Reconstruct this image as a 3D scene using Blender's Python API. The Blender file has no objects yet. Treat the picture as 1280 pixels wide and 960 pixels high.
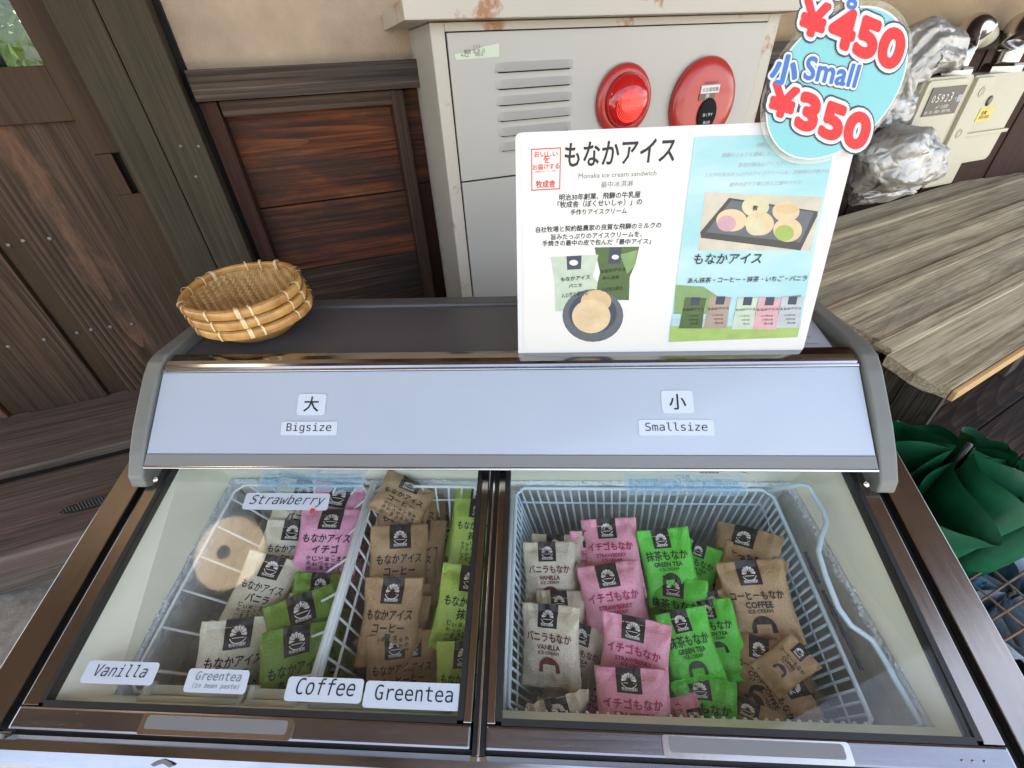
import bpy, bmesh, math, random, os
from math import sin, cos, pi, radians, sqrt, atan2, hypot
from mathutils import Vector as V, Matrix, noise

random.seed(7)
sc = bpy.context.scene
col = sc.collection

# ------------------------------------------------------------------ camera
FOC = 0.77731 * 700
ROLL, PITCH, YAW = -0.05326, 0.63731, -0.07727
CAMP = V((0.06134, -0.14857, 1.32341))
_f = V((sin(YAW) * cos(PITCH), cos(YAW) * cos(PITCH), -sin(PITCH)))
_r = V((cos(YAW), -sin(YAW), 0.0))
_u = _r.cross(_f)
_r, _u = cos(ROLL) * _r + sin(ROLL) * _u, -sin(ROLL) * _r + cos(ROLL) * _u
cam = bpy.data.objects.new('camera', bpy.data.cameras.new('camera'))
col.objects.link(cam)
cam.matrix_world = Matrix(((_r.x, _u.x, -_f.x, CAMP.x), (_r.y, _u.y, -_f.y, CAMP.y), (_r.z, _u.z, -_f.z, CAMP.z), (0, 0, 0, 1)))
cam.data.sensor_width = 36.0
cam.data.lens = FOC / 1280 * 36.0
cam.data.clip_start = 0.01
cam.data.clip_end = 500
sc.camera = cam

# ------------------------------------------------------------------ light
SUN_EL, SUN_AZ = radians(69), radians(-14)          # the sun stands behind the house: the shop front is in open shade
world = bpy.data.worlds.new('World')
sc.world = world
world.use_nodes = True
wn = world.node_tree
sky = wn.nodes.new('ShaderNodeTexSky')
sky.sky_type = 'NISHITA'
sky.sun_disc = False
sky.sun_elevation = SUN_EL
sky.sun_rotation = SUN_AZ
sky.dust_density = 2.0
_tc = wn.nodes.new('ShaderNodeTexCoord'); _mp = wn.nodes.new('ShaderNodeMapping'); _mp.inputs['Scale'].default_value = (1, 1, 2.4)
_cn = wn.nodes.new('ShaderNodeTexNoise'); _cn.inputs['Scale'].default_value = 2.1; _cn.inputs['Detail'].default_value = 7; _cn.inputs['Roughness'].default_value = .58
_cr = wn.nodes.new('ShaderNodeValToRGB'); _cr.color_ramp.elements[0].position = .44; _cr.color_ramp.elements[1].position = .70
_cr.color_ramp.elements[0].color = (.12, .12, .12, 1); _cr.color_ramp.elements[1].color = (.85, .85, .85, 1)
_cm = wn.nodes.new('ShaderNodeMix'); _cm.data_type = 'RGBA'; _cm.inputs[7].default_value = (7.0, 6.9, 6.7, 1)
wn.links.new(_tc.outputs['Generated'], _mp.inputs['Vector']); wn.links.new(_mp.outputs[0], _cn.inputs['Vector']); wn.links.new(_cn.outputs[0], _cr.inputs[0])
wn.links.new(_cr.outputs[0], _cm.inputs[0]); wn.links.new(sky.outputs[0], _cm.inputs[6])
wn.links.new(_cm.outputs[2], wn.nodes['Background'].inputs[0])
wn.nodes['Background'].inputs[1].default_value = 0.15
sun = bpy.data.objects.new('sun', bpy.data.lights.new('sun', 'SUN'))
col.objects.link(sun)
sun.data.energy = 4.8
sun.data.angle = radians(0.5)
sun.data.color = (1.0, 0.93, 0.82)
sd = V((sin(SUN_AZ) * cos(SUN_EL), cos(SUN_AZ) * cos(SUN_EL), sin(SUN_EL)))
sun.rotation_euler = sd.to_track_quat('Z', 'Y').to_euler()
sc.view_settings.view_transform = 'Standard'
sc.view_settings.look = 'None'
sc.view_settings.exposure = 2.05
sc.view_settings.gamma = 1.0
sc.render.engine = 'CYCLES'
sc.cycles.max_bounces = 8
sc.cycles.transparent_max_bounces = 16
sc.cycles.caustics_reflective = False
sc.cycles.caustics_refractive = False

# ------------------------------------------------------------------ planes and picture rays (calibrated from the photo's vanishing points)
WA = 0.41659                                         # the house front is turned 24 degrees from the freezer
NW = V((-sin(WA), cos(WA), 0)); TW = V((cos(WA), sin(WA), 0))
def ray(x, y):
    return (_f * FOC + _r * (x - 640) - _u * (y - 480)).normalized()
def hit(x, y, pl):
    n, c = pl
    d = ray(x, y)
    return CAMP + d * ((c - CAMP.dot(n)) / d.dot(n))
def PZ(z): return (V((0, 0, 1)), z)
def PW(off): return (NW, off)
def PYp(y): return (V((0, 1, 0)), y)
def w2(x, y, off):                                   # wall coordinates (along, up)
    q = hit(x, y, PW(off)); return q.dot(TW), q.z
GS = V((0, .254, .074)).normalized(); GN = V((0, -GS.z, GS.y)); G0 = V((0, 0, .8))
def PG(off=0): return (GN, GN.dot(G0) + off)
def gp(X, v, w=0): return V((X, 0, 0)) + G0 + GS * v + GN * w
FS = V((0, .102, .085)).normalized(); FN = V((0, -FS.z, FS.y)); F0 = V((0, .236, .904))
def PF(off=0): return (FN, FN.dot(F0) + off)
def fp(X, v, w=0): return V((X, 0, 0)) + F0 + FS * v + FN * w

# ------------------------------------------------------------------ materials
MATS = {}
def nm(name):
    m = bpy.data.materials.new(name); m.use_nodes = True
    MATS[name] = m
    return m, m.node_tree, m.node_tree.nodes, m.node_tree.links, m.node_tree.nodes['Principled BSDF']
def c4(c): return (c[0], c[1], c[2], 1)
def coords(nt, scale=(1, 1, 1), rnd=True):
    N, L = nt.nodes, nt.links
    tc = N.new('ShaderNodeTexCoord'); mp = N.new('ShaderNodeMapping')
    mp.inputs['Scale'].default_value = scale
    L.new(tc.outputs['Object'], mp.inputs['Vector'])
    if rnd:
        oi = N.new('ShaderNodeObjectInfo'); mu = N.new('ShaderNodeVectorMath'); mu.operation = 'SCALE'
        cb = N.new('ShaderNodeCombineXYZ')
        for i, k in enumerate((7.0, 3.0, 5.0)):
            mm = N.new('ShaderNodeMath'); mm.operation = 'MULTIPLY'; mm.inputs[1].default_value = k
            L.new(oi.outputs['Random'], mm.inputs[0]); L.new(mm.outputs[0], cb.inputs[i])
        L.new(cb.outputs[0], mp.inputs['Location'])
    return mp.outputs['Vector']
def tex_noise(nt, vec, scale, detail=4, rough=.55, dist=0):
    n = nt.nodes.new('ShaderNodeTexNoise')
    n.inputs['Scale'].default_value = scale; n.inputs['Detail'].default_value = detail
    n.inputs['Roughness'].default_value = rough; n.inputs['Distortion'].default_value = dist
    nt.links.new(vec, n.inputs['Vector'])
    return n.outputs[0]
def ramp(nt, fac, stops):
    r = nt.nodes.new('ShaderNodeValToRGB')
    el = r.color_ramp.elements
    while len(el) < len(stops): el.new(0.5)
    for e, (p, c) in zip(el, stops):
        e.position = p; e.color = c4(c) if len(c) == 3 else c
    nt.links.new(fac, r.inputs[0])
    return r.outputs[0]
def mixc(nt, fac, a, b, mode='MIX'):
    m = nt.nodes.new('ShaderNodeMix'); m.data_type = 'RGBA'; m.blend_type = mode
    for s, v in ((0, fac), (6, a), (7, b)):
        if isinstance(v, (int, float)): m.inputs[s].default_value = v
        elif isinstance(v, tuple): m.inputs[s].default_value = c4(v)
        else: nt.links.new(v, m.inputs[s])
    return m.outputs[2]
def bump(nt, bs, h, strength=.3, dist=.002):
    b = nt.nodes.new('ShaderNodeBump'); b.inputs['Strength'].default_value = strength; b.inputs['Distance'].default_value = dist
    nt.links.new(h, b.inputs['Height']); nt.links.new(b.outputs[0], bs.inputs['Normal'])
def plain(name, c, rough=.5, metal=0, var=.12, nscale=8, bumps=None, coat=0, spec=.5, trans=0):
    m, nt, N, L, bs = nm(name)
    v = coords(nt)
    n = tex_noise(nt, v, nscale, 5, .6)
    cc = ramp(nt, n, [(.3, tuple(x * (1 - var) for x in c)), (.7, tuple(min(1, x * (1 + var)) for x in c))])
    L.new(cc, bs.inputs['Base Color'])
    bs.inputs['Roughness'].default_value = rough; bs.inputs['Metallic'].default_value = metal
    bs.inputs['Specular IOR Level'].default_value = spec
    if coat: bs.inputs['Coat Weight'].default_value = coat; bs.inputs['Coat Roughness'].default_value = .04
    if bumps: bump(nt, bs, tex_noise(nt, v, bumps[0], 4), bumps[1], bumps[2] if len(bumps) > 2 else .002)
    return m
def wood(name, stops, axis=2, ring=30.0, fine=150, worn=None, rough=.75, bumpd=.0008, stretch=.05, worn_scale=5, worn_pos=(.48, .66), ringw=.15, wst=.10):
    m, nt, N, L, bs = nm(name)
    def sc_(k): return tuple(k if i == axis else 1.0 for i in range(3))
    def math_(op, a, b, c=None):
        n = N.new('ShaderNodeMath'); n.operation = op
        for i, q in enumerate((a, b, c)):
            if q is None: continue
            if isinstance(q, (int, float)): n.inputs[i].default_value = q
            else: L.new(q, n.inputs[i])
        return n.outputs[0]
    v = coords(nt, sc_(stretch))
    wv = N.new('ShaderNodeTexWave'); wv.wave_type = 'RINGS'; wv.rings_direction = 'SPHERICAL'; wv.wave_profile = 'SAW'
    wv.inputs['Scale'].default_value = ring; wv.inputs['Distortion'].default_value = 7.0
    wv.inputs['Detail'].default_value = 2.5; wv.inputs['Detail Scale'].default_value = .45; wv.inputs['Detail Roughness'].default_value = .45
    rv = N.new('ShaderNodeTexCoord'); rm = N.new('ShaderNodeMapping'); rm.inputs['Scale'].default_value = sc_(wst); L.new(rv.outputs['Object'], rm.inputs['Vector'])
    oi = N.new('ShaderNodeObjectInfo'); cb = N.new('ShaderNodeCombineXYZ')
    for i in range(3): L.new(math_('MULTIPLY_ADD', oi.outputs['Random'], (.9, .5, -.7)[i] * (.06 if i == axis else .10), (-.03, .0, .02)[i]), cb.inputs[i])
    L.new(cb.outputs[0], rm.inputs['Location']); L.new(rm.outputs[0], wv.inputs['Vector'])
    fib = tex_noise(nt, coords(nt, sc_(.018)), fine, 7, .7)
    fib2 = tex_noise(nt, coords(nt, sc_(.03)), fine * .28, 4, .6)
    big = tex_noise(nt, coords(nt, sc_(.30)), 7, 6, .65)
    mask = math_('MULTIPLY', ramp(nt, tex_noise(nt, coords(nt, sc_(.25)), 5, 2, .5), [(.42, (.12, .12, .12)), (.62, (1, 1, 1))]), ringw)
    a = math_('MULTIPLY_ADD', math_('SUBTRACT', wv.outputs['Fac'], .5), mask, math_('MULTIPLY_ADD', fib, .85, -.235))
    b = math_('MULTIPLY_ADD', fib2, .32, a)
    mx = math_('MULTIPLY_ADD', big, .30, b)
    colr = ramp(nt, mx, stops)
    if worn:
        wfac = ramp(nt, tex_noise(nt, coords(nt, sc_(.3)), worn_scale, 8, .7, .4), [(worn_pos[0], (0, 0, 0)), (worn_pos[1], (1, 1, 1))])
        colr = mixc(nt, wfac, colr, mixc(nt, .72, colr, worn))
    L.new(colr, bs.inputs['Base Color'])
    bs.inputs['Roughness'].default_value = rough; bs.inputs['Specular IOR Level'].default_value = .3
    bump(nt, bs, math_('ADD', math_('MULTIPLY', fib, .7), math_('MULTIPLY', a, .5)), .7, bumpd)
    return m
def flat(name, c, rough=.5, spec=.4, coat=0):
    m, nt, N, L, bs = nm(name)
    bs.inputs['Base Color'].default_value = c4(c); bs.inputs['Roughness'].default_value = rough
    bs.inputs['Specular IOR Level'].default_value = spec
    if coat: bs.inputs['Coat Weight'].default_value = coat; bs.inputs['Coat Roughness'].default_value = .05
    return m

# ---- woods
wood('wood_door', [(.34, (0.017, 0.010, 0.005)), (.46, (0.038, 0.022, 0.012)), (.56, (0.059, 0.034, 0.020)), (.72, (0.094, 0.058, 0.035))], 2, ring=26, worn=(.26, .12, .065), worn_scale=3.5, worn_pos=(.54, .70), bumpd=.0005, ringw=.55, fine=260)
wood('wood_post', [(.34, (0.021, 0.017, 0.009)), (.48, (0.035, 0.027, 0.015)), (.60, (0.050, 0.037, 0.022)), (.76, (0.071, 0.056, 0.033))], 2, ring=18, fine=200, ringw=.12)
wood('wood_stile', [(.34, (0.027, 0.015, 0.007)), (.5, (0.043, 0.024, 0.011)), (.7, (0.061, 0.036, 0.018))], 2, ring=14, fine=110, bumpd=.0004, ringw=.08)
wood('wood_rail', [(.36, (0.017, 0.011, 0.008)), (.48, (0.042, 0.029, 0.021)), (.58, (0.073, 0.052, 0.037)), (.70, (0.133, 0.100, 0.072))], 0, ring=30, worn=(.045, .038, .034), worn_scale=14)
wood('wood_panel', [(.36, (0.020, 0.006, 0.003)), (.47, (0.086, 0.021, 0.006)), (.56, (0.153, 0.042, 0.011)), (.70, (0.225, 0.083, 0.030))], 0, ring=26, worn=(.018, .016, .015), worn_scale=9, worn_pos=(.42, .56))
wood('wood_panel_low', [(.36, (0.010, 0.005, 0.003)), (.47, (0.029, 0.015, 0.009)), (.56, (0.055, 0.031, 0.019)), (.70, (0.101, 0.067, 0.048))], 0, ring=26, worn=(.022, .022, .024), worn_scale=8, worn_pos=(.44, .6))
wood('wood_trim', [(.34, (0.019, 0.010, 0.005)), (.5, (0.041, 0.023, 0.014)), (.7, (0.089, 0.057, 0.037))], 2, ring=20)
wood('wood_trim_h', [(.34, (0.019, 0.010, 0.005)), (.5, (0.045, 0.025, 0.015)), (.7, (0.097, 0.064, 0.041))], 0, ring=20)
wood('wood_red', [(.34, (0.017, 0.005, 0.002)), (.5, (0.036, 0.011, 0.005)), (.7, (0.059, 0.020, 0.010))], 2, ring=14, ringw=.1)
wood('wood_step', [(.34, (0.058, 0.043, 0.034)), (.47, (0.101, 0.078, 0.062)), (.58, (0.147, 0.116, 0.094)), (.72, (0.221, 0.177, 0.144))], 0, ring=20, fine=200, worn=(.17, .095, .08), worn_scale=4, ringw=.10)
wood('wood_bench', [(.36, (0.201, 0.161, 0.100)), (.46, (0.377, 0.310, 0.196)), (.56, (0.525, 0.438, 0.287)), (.70, (0.725, 0.619, 0.432))], 0, ring=24, fine=170, worn=(.13, .115, .09), worn_scale=5, worn_pos=(.54, .74), bumpd=.0016, ringw=.07)
wood('wood_skirt', [(.36, (0.025, 0.020, 0.013)), (.47, (0.062, 0.050, 0.033)), (.58, (0.112, 0.092, 0.061)), (.72, (0.190, 0.158, 0.109))], 2, ring=24, fine=150, bumpd=.0014)
wood('wood_eave', [(.34, (0.122, 0.079, 0.048)), (.5, (0.210, 0.142, 0.090)), (.7, (0.309, 0.213, 0.142))], 1, ring=16)
wood('wood_edge', [(.34, (.42, .24, .09)), (.5, (.62, .38, .16)), (.7, (.75, .5, .25))], 0, ring=16)
flat('gap_black', (.006, .005, .005), .9)
# ---- walls, ground
plain('plaster_brown', (.33, .235, .14), .95, var=.16, nscale=5, bumps=(220, .9, .002))
plain('plaster', (.39, .295, .21), .95, var=.16, nscale=9, bumps=(220, .9, .002))
plain('concrete', (.31, .285, .245), .95, var=.35, nscale=22, bumps=(60, .8, .004))
plain('asphalt', (.40, .37, .33), .95, var=.2, nscale=30, bumps=(90, .6, .004))
plain('roof_tile', (.07, .07, .075), .7)
# ---- metals, enamel
def steel(name, c, rough, aniso_axis=None, wear=.0, scratch=.25):
    m, nt, N, L, bs = nm(name)
    v = coords(nt, (2, 40, 40) if aniso_axis == 0 else (30, 3, 3))
    n = tex_noise(nt, v, 6, 6, .7)
    cl = tex_noise(nt, coords(nt), 9, 5, .65)
    cc = ramp(nt, cl, [(.3, tuple(x * .82 for x in c)), (.7, c)])
    L.new(cc, bs.inputs['Base Color']); bs.inputs['Metallic'].default_value = 1
    mr = N.new('ShaderNodeMapRange'); mr.inputs['To Min'].default_value = rough; mr.inputs['To Max'].default_value = rough + .18
    L.new(n, mr.inputs['Value']); L.new(mr.outputs[0], bs.inputs['Roughness'])
    bump(nt, bs, n, scratch, .0003)
    return m
steel('steel_brushed', (.30, .30, .325), .16, 0)
steel('steel_side', (.34, .31, .285), .12, 1)
steel('steel_polished', (.36, .365, .39), .045, 0, scratch=.08)
steel('chrome', (.62, .61, .59), .12)
plain('grey_trim', (.20, .20, .20), .42, var=.05, nscale=5, spec=.5)
plain('grey_cap', (.16, .165, .15), .38, var=.06, nscale=5, bumps=(300, .1, .0005))
plain('top_grey', (.085, .084, .088), .38, var=.10, nscale=5, bumps=(400, .15, .0004))
m = plain('fascia_enamel', (.40, .46, .55), .34, var=.04, nscale=2, coat=1.0)
MATS['fascia_enamel'].node_tree.nodes['Principled BSDF'].inputs['Coat Roughness'].default_value = .14
plain('rubber', (.012, .012, .012), .5)
plain('liner_cream', (.80, .80, .66), .4, var=.05, nscale=6)
plain('plastic_cream', (.62, .64, .52), .35, var=.05)
plain('white_wire', (.72, .78, .80), .35, var=.05)
plain('blue_wire', (.60, .76, .86), .35, var=.06)
plain('body_white', (.55, .56, .55), .4)
# frosted inner wall: grey liner with patches of ice
m, nt, N, L, bs = nm('frost_wall')
v = coords(nt)
nf = tex_noise(nt, v, 16, 8, .72)
L.new(ramp(nt, nf, [(.34, (.46, .46, .41)), (.50, (.60, .60, .54)), (.72, (.76, .78, .73))]), bs.inputs['Base Color'])
bs.inputs['Roughness'].default_value = .75
bump(nt, bs, nf, .6, .004)
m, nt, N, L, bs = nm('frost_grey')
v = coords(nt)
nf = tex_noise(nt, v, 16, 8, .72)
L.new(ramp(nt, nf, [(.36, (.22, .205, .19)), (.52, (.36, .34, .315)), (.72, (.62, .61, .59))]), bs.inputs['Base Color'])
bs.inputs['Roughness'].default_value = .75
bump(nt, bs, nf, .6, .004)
plain('frost_white', (.78, .84, .86), .85, var=.12, nscale=60, bumps=(260, 1.0, .004))
# glass
def pane(name, tint, refl=1.0, haze=0.0):
    m, nt, N, L, bs = nm(name)
    N.remove(bs)
    out = [n for n in N if n.type == 'OUTPUT_MATERIAL'][0]
    tr = N.new('ShaderNodeBsdfTransparent'); tr.inputs[0].default_value = c4(tint)
    gl = N.new('ShaderNodeBsdfGlossy'); sm = ramp(nt, tex_noise(nt, coords(nt, (1, .25, 1)), 9, 6, .7, 1.0), [(.45, (.01,) * 3), (.75, (.12,) * 3)]); L.new(sm, gl.inputs['Roughness'])
    fr = N.new('ShaderNodeFresnel'); ge = N.new('ShaderNodeNewGeometry'); io = N.new('ShaderNodeMapRange'); io.inputs['To Min'].default_value = 1.5; io.inputs['To Max'].default_value = 1 / 1.5
    L.new(ge.outputs['Backfacing'], io.inputs['Value']); L.new(io.outputs[0], fr.inputs['IOR'])
    mu = N.new('ShaderNodeMath'); mu.operation = 'MULTIPLY'; mu.inputs[1].default_value = refl
    L.new(fr.outputs[0], mu.inputs[0])
    mx = N.new('ShaderNodeMixShader'); L.new(mu.outputs[0], mx.inputs[0]); L.new(tr.outputs[0], mx.inputs[1]); L.new(gl.outputs[0], mx.inputs[2])
    if haze:
        df = N.new('ShaderNodeBsdfDiffuse'); df.inputs[0].default_value = (.8, .8, .74, 1)
        m2 = N.new('ShaderNodeMixShader')
        hz = ramp(nt, tex_noise(nt, coords(nt), 5, 5, .6), [(.35, (haze * .5,) * 3), (.75, (haze * 1.4,) * 3)])
        L.new(hz, m2.inputs[0]); L.new(mx.outputs[0], m2.inputs[1]); L.new(df.outputs[0], m2.inputs[2]); mx = m2
    L.new(mx.outputs[0], out.inputs[0])
    return m
pane('freezer_glass', (.99, .995, .985), .62, .006)
pane('window_glass', (.9, .95, .9), 1.0)
pane('laminate', (.98, .98, .98), 1.3, .10)
# painted cabinet with rust
def rusted(name, base, rust, pos):
    m, nt, N, L, bs = nm(name)
    v = coords(nt)
    n1 = tex_noise(nt, v, 7, 9, .72); n2 = tex_noise(nt, v, 2.2, 4, .6)
    c0 = ramp(nt, n2, [(.3, tuple(x * .90 for x in base)), (.7, base)])
    fac = ramp(nt, n1, [(pos, (0, 0, 0)), (pos + .06, (1, 1, 1))])
    L.new(mixc(nt, fac, c0, rust), bs.inputs['Base Color'])
    bs.inputs['Roughness'].default_value = .42
    bump(nt, bs, n1, .15, .001)
rusted('cabinet_paint', (.44, .42, .375), (.23, .12, .06), .72)
rusted('cabinet_rusty', (.48, .44, .37), (.32, .15, .06), .565)
plain('red_paint', (.42, .03, .022), .3, var=.06, coat=.3)
plain('red_lens', (.50, .012, .012), .12, var=.03, coat=.5)
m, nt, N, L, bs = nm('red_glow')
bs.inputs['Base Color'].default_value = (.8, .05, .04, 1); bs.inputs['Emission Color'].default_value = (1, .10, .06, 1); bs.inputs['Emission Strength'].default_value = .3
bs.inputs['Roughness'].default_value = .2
# paper, film
flat('ink_black', (.018, .017, .018), .5)
flat('ink_grey', (.16, .15, .15), .5)
flat('ink_lightgrey', (.34, .36, .40), .5)
flat('ink_red', (.60, .05, .04), .5)
flat('ink_blue', (.05, .17, .50), .5)
flat('ink_paleblue', (.17, .42, .62), .5)
flat('ink_navy', (.045, .055, .085), .5)
flat('price_red', (.60, .012, .02), .35, coat=.15)
flat('price_blue', (.035, .14, .46), .35, coat=.15)
flat('price_white', (.64, .66, .67), .35, coat=.15)
flat('price_teal', (.19, .49, .52), .35, coat=.2)
flat('paper_white', (.62, .62, .62), .45, coat=.35)
flat('page_cream', (.64, .63, .595), .4, coat=.4)
flat('sticker_white', (.56, .62, .70), .4)
flat('sticker_clear', (.50, .66, .72), .35)
flat('stick_green', (.55, .6, .46), .6)
for nme, c in dict(p_tan=(.72, .52, .28), p_tan2=(.78, .60, .36), p_pink=(.62, .36, .42), p_cream=(.72, .66, .42), p_green=(.36, .50, .10), p_black=(.035, .04, .045),
                   p_mint=(.55, .66, .52), p_dgreen=(.06, .13, .03), p_brown=(.42, .32, .26), p_rose=(.70, .40, .44), p_grass=(.36, .52, .14), p_tree=(.22, .38, .13),
                   p_water=(.46, .62, .70), p_beige=(.66, .60, .48), p_grey=(.50, .55, .58), p_slate=(.11, .13, .15)).items():
    plain(nme, tuple(q * .74 for q in c), .45, var=.10, nscale=60, coat=.2)
m, nt, N, L, bs = nm('page_teal')                     # printed page: teal with pale cloud forms, flat print
v = coords(nt, (1, 1, 2.2))
L.new(ramp(nt, tex_noise(nt, v, 7, 4, .55), [(.35, (.25, .50, .53)), (.55, (.36, .56, .59)), (.72, (.52, .62, .63))]), bs.inputs['Base Color'])
bs.inputs['Roughness'].default_value = .4; bs.inputs['Coat Weight'].default_value = .2
def film(name, c, rough=.34):
    m, nt, N, L, bs = nm(name)
    v = coords(nt)
    n = tex_noise(nt, v, 26, 6, .62)
    L.new(ramp(nt, n, [(.3, tuple(x * .86 for x in c)), (.7, tuple(min(1, x * 1.08) for x in c))]), bs.inputs['Base Color'])
    bs.inputs['Roughness'].default_value = rough
    bs.inputs['Coat Weight'].default_value = .35; bs.inputs['Coat Roughness'].default_value = .22
    vo = N.new('ShaderNodeTexVoronoi'); vo.feature = 'DISTANCE_TO_EDGE'; vo.inputs['Scale'].default_value = 34
    L.new(v, vo.inputs['Vector'])
    ad = N.new('ShaderNodeMath'); ad.operation = 'MULTIPLY_ADD'; ad.inputs[1].default_value = .6
    L.new(vo.outputs['Distance'], ad.inputs[0]); L.new(n, ad.inputs[2])
    at = N.new('ShaderNodeAttribute'); at.attribute_name = 'along'
    def mth(op, a, b=None):
        q = N.new('ShaderNodeMath'); q.operation = op
        for i_, z_ in enumerate((a, b)):
            if z_ is None: continue
            if isinstance(z_, (int, float)): q.inputs[i_].default_value = z_
            else: L.new(z_, q.inputs[i_])
        return q.outputs[0]
    cr = mth('MULTIPLY', mth('SINE', mth('MULTIPLY', at.outputs['Fac'], 130)), mth('GREATER_THAN', mth('ABSOLUTE', at.outputs['Fac']), .82))
    bump(nt, bs, mth('ADD', ad.outputs[0], mth('MULTIPLY', cr, .10)), .45, .005)
    return m
film('film_cream', (.68, .62, .48)); film('film_kraft', (.42, .275, .135)); film('film_pink', (.82, .36, .48)); film('film_pinkbig', (.82, .36, .54))
film('film_brightgreen', (.10, .62, .045)); film('film_dark', (.15, .28, .025)); film('film_lime', (.40, .60, .10)); film('film_creambig', (.64, .61, .47))
flat('band_black', (.022, .018, .018), .4)
flat('band_white', (.75, .73, .70), .5)
flat('print_brown', (.16, .035, .03), .5); flat('print_crimson', (.42, .03, .12), .5); flat('print_black', (.02, .02, .02), .5); flat('print_green', (.015, .05, .01), .5)
# bamboo
m, nt, N, L, bs = nm('bamboo')
v = coords(nt)
L.new(ramp(nt, tex_noise(nt, v, 45, 6, .6), [(.3, (.36, .19, .06)), (.5, (.54, .31, .11)), (.72, (.68, .44, .18))]), bs.inputs['Base Color'])
bs.inputs['Roughness'].default_value = .4
m, nt, N, L, bs = nm('bamboo_rim')
v = coords(nt)
L.new(ramp(nt, tex_noise(nt, v, 30, 6, .6), [(.3, (.32, .15, .038)), (.5, (.48, .25, .068)), (.72, (.62, .36, .12))]), bs.inputs['Base Color'])
bs.inputs['Roughness'].default_value = .33; bs.inputs['Coat Weight'].default_value = .2
m, nt, N, L, bs = nm('bamboo_dark')
v = coords(nt)
L.new(ramp(nt, tex_noise(nt, v, 60, 6, .6), [(.3, (.22, .11, .038)), (.5, (.38, .21, .08)), (.72, (.52, .32, .13))]), bs.inputs['Base Color'])
bs.inputs['Roughness'].default_value = .4
plain('bamboo_tie', (.74, .56, .30), .4)
# others
plain('meter_body', (.50, .465, .34), .45, var=.06, nscale=5, bumps=(60, .1, .001))
plain('meter_dark', (.055, .042, .03), .4)
plain('yellow_tag', (.75, .50, .04), .4)
plain('copper_brown', (.16, .08, .05), .5)
m, nt, N, L, bs = nm('foil')
v = coords(nt)
bs.inputs['Metallic'].default_value = .5; bs.inputs['Roughness'].default_value = .42
L.new(ramp(nt, tex_noise(nt, v, 20, 4), [(.3, (.34, .33, .31)), (.7, (.54, .53, .50))]), bs.inputs['Base Color'])
vo = N.new('ShaderNodeTexVoronoi'); vo.feature = 'DISTANCE_TO_EDGE'; vo.inputs['Scale'].default_value = 34
L.new(v, vo.inputs['Vector']); bump(nt, bs, vo.outputs['Distance'], .9, .008)
m, nt, N, L, bs = nm('umbrella_green')
v = coords(nt)
L.new(ramp(nt, tex_noise(nt, v, 20, 4), [(.3, (.006, .070, .028)), (.7, (.010, .125, .050))]), bs.inputs['Base Color'])
bs.inputs['Roughness'].default_value = .42; bs.inputs['Subsurface Weight'].default_value = 0
bump(nt, bs, tex_noise(nt, v, 18, 3), .4, .006)
plain('umbrella_blue', (.08, .42, .68), .4)
plain('umbrella_grey', (.30, .36, .42), .35, var=.3, nscale=30, coat=.3)
plain('umbrella_black', (.012, .012, .014), .35)
plain('rusty_wire', (.16, .09, .05), .6, var=.3, nscale=40)
plain('nail_dull', (.20, .19, .18), .5, metal=.6)
plain('tag_paper', (.5, .48, .42), .7)
plain('leaf_green', (.08, .17, .02), .6, var=.5, nscale=3)
plain('leaf_yellow', (.20, .26, .03), .6, var=.4, nscale=3)
m, nt, N, L, bs = nm('lamp_shade')
bs.inputs['Base Color'].default_value = (.8, .6, .4, 1); bs.inputs['Emission Color'].default_value = (1, .74, .48, 1); bs.inputs['Emission Strength'].default_value = 2.0

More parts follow.
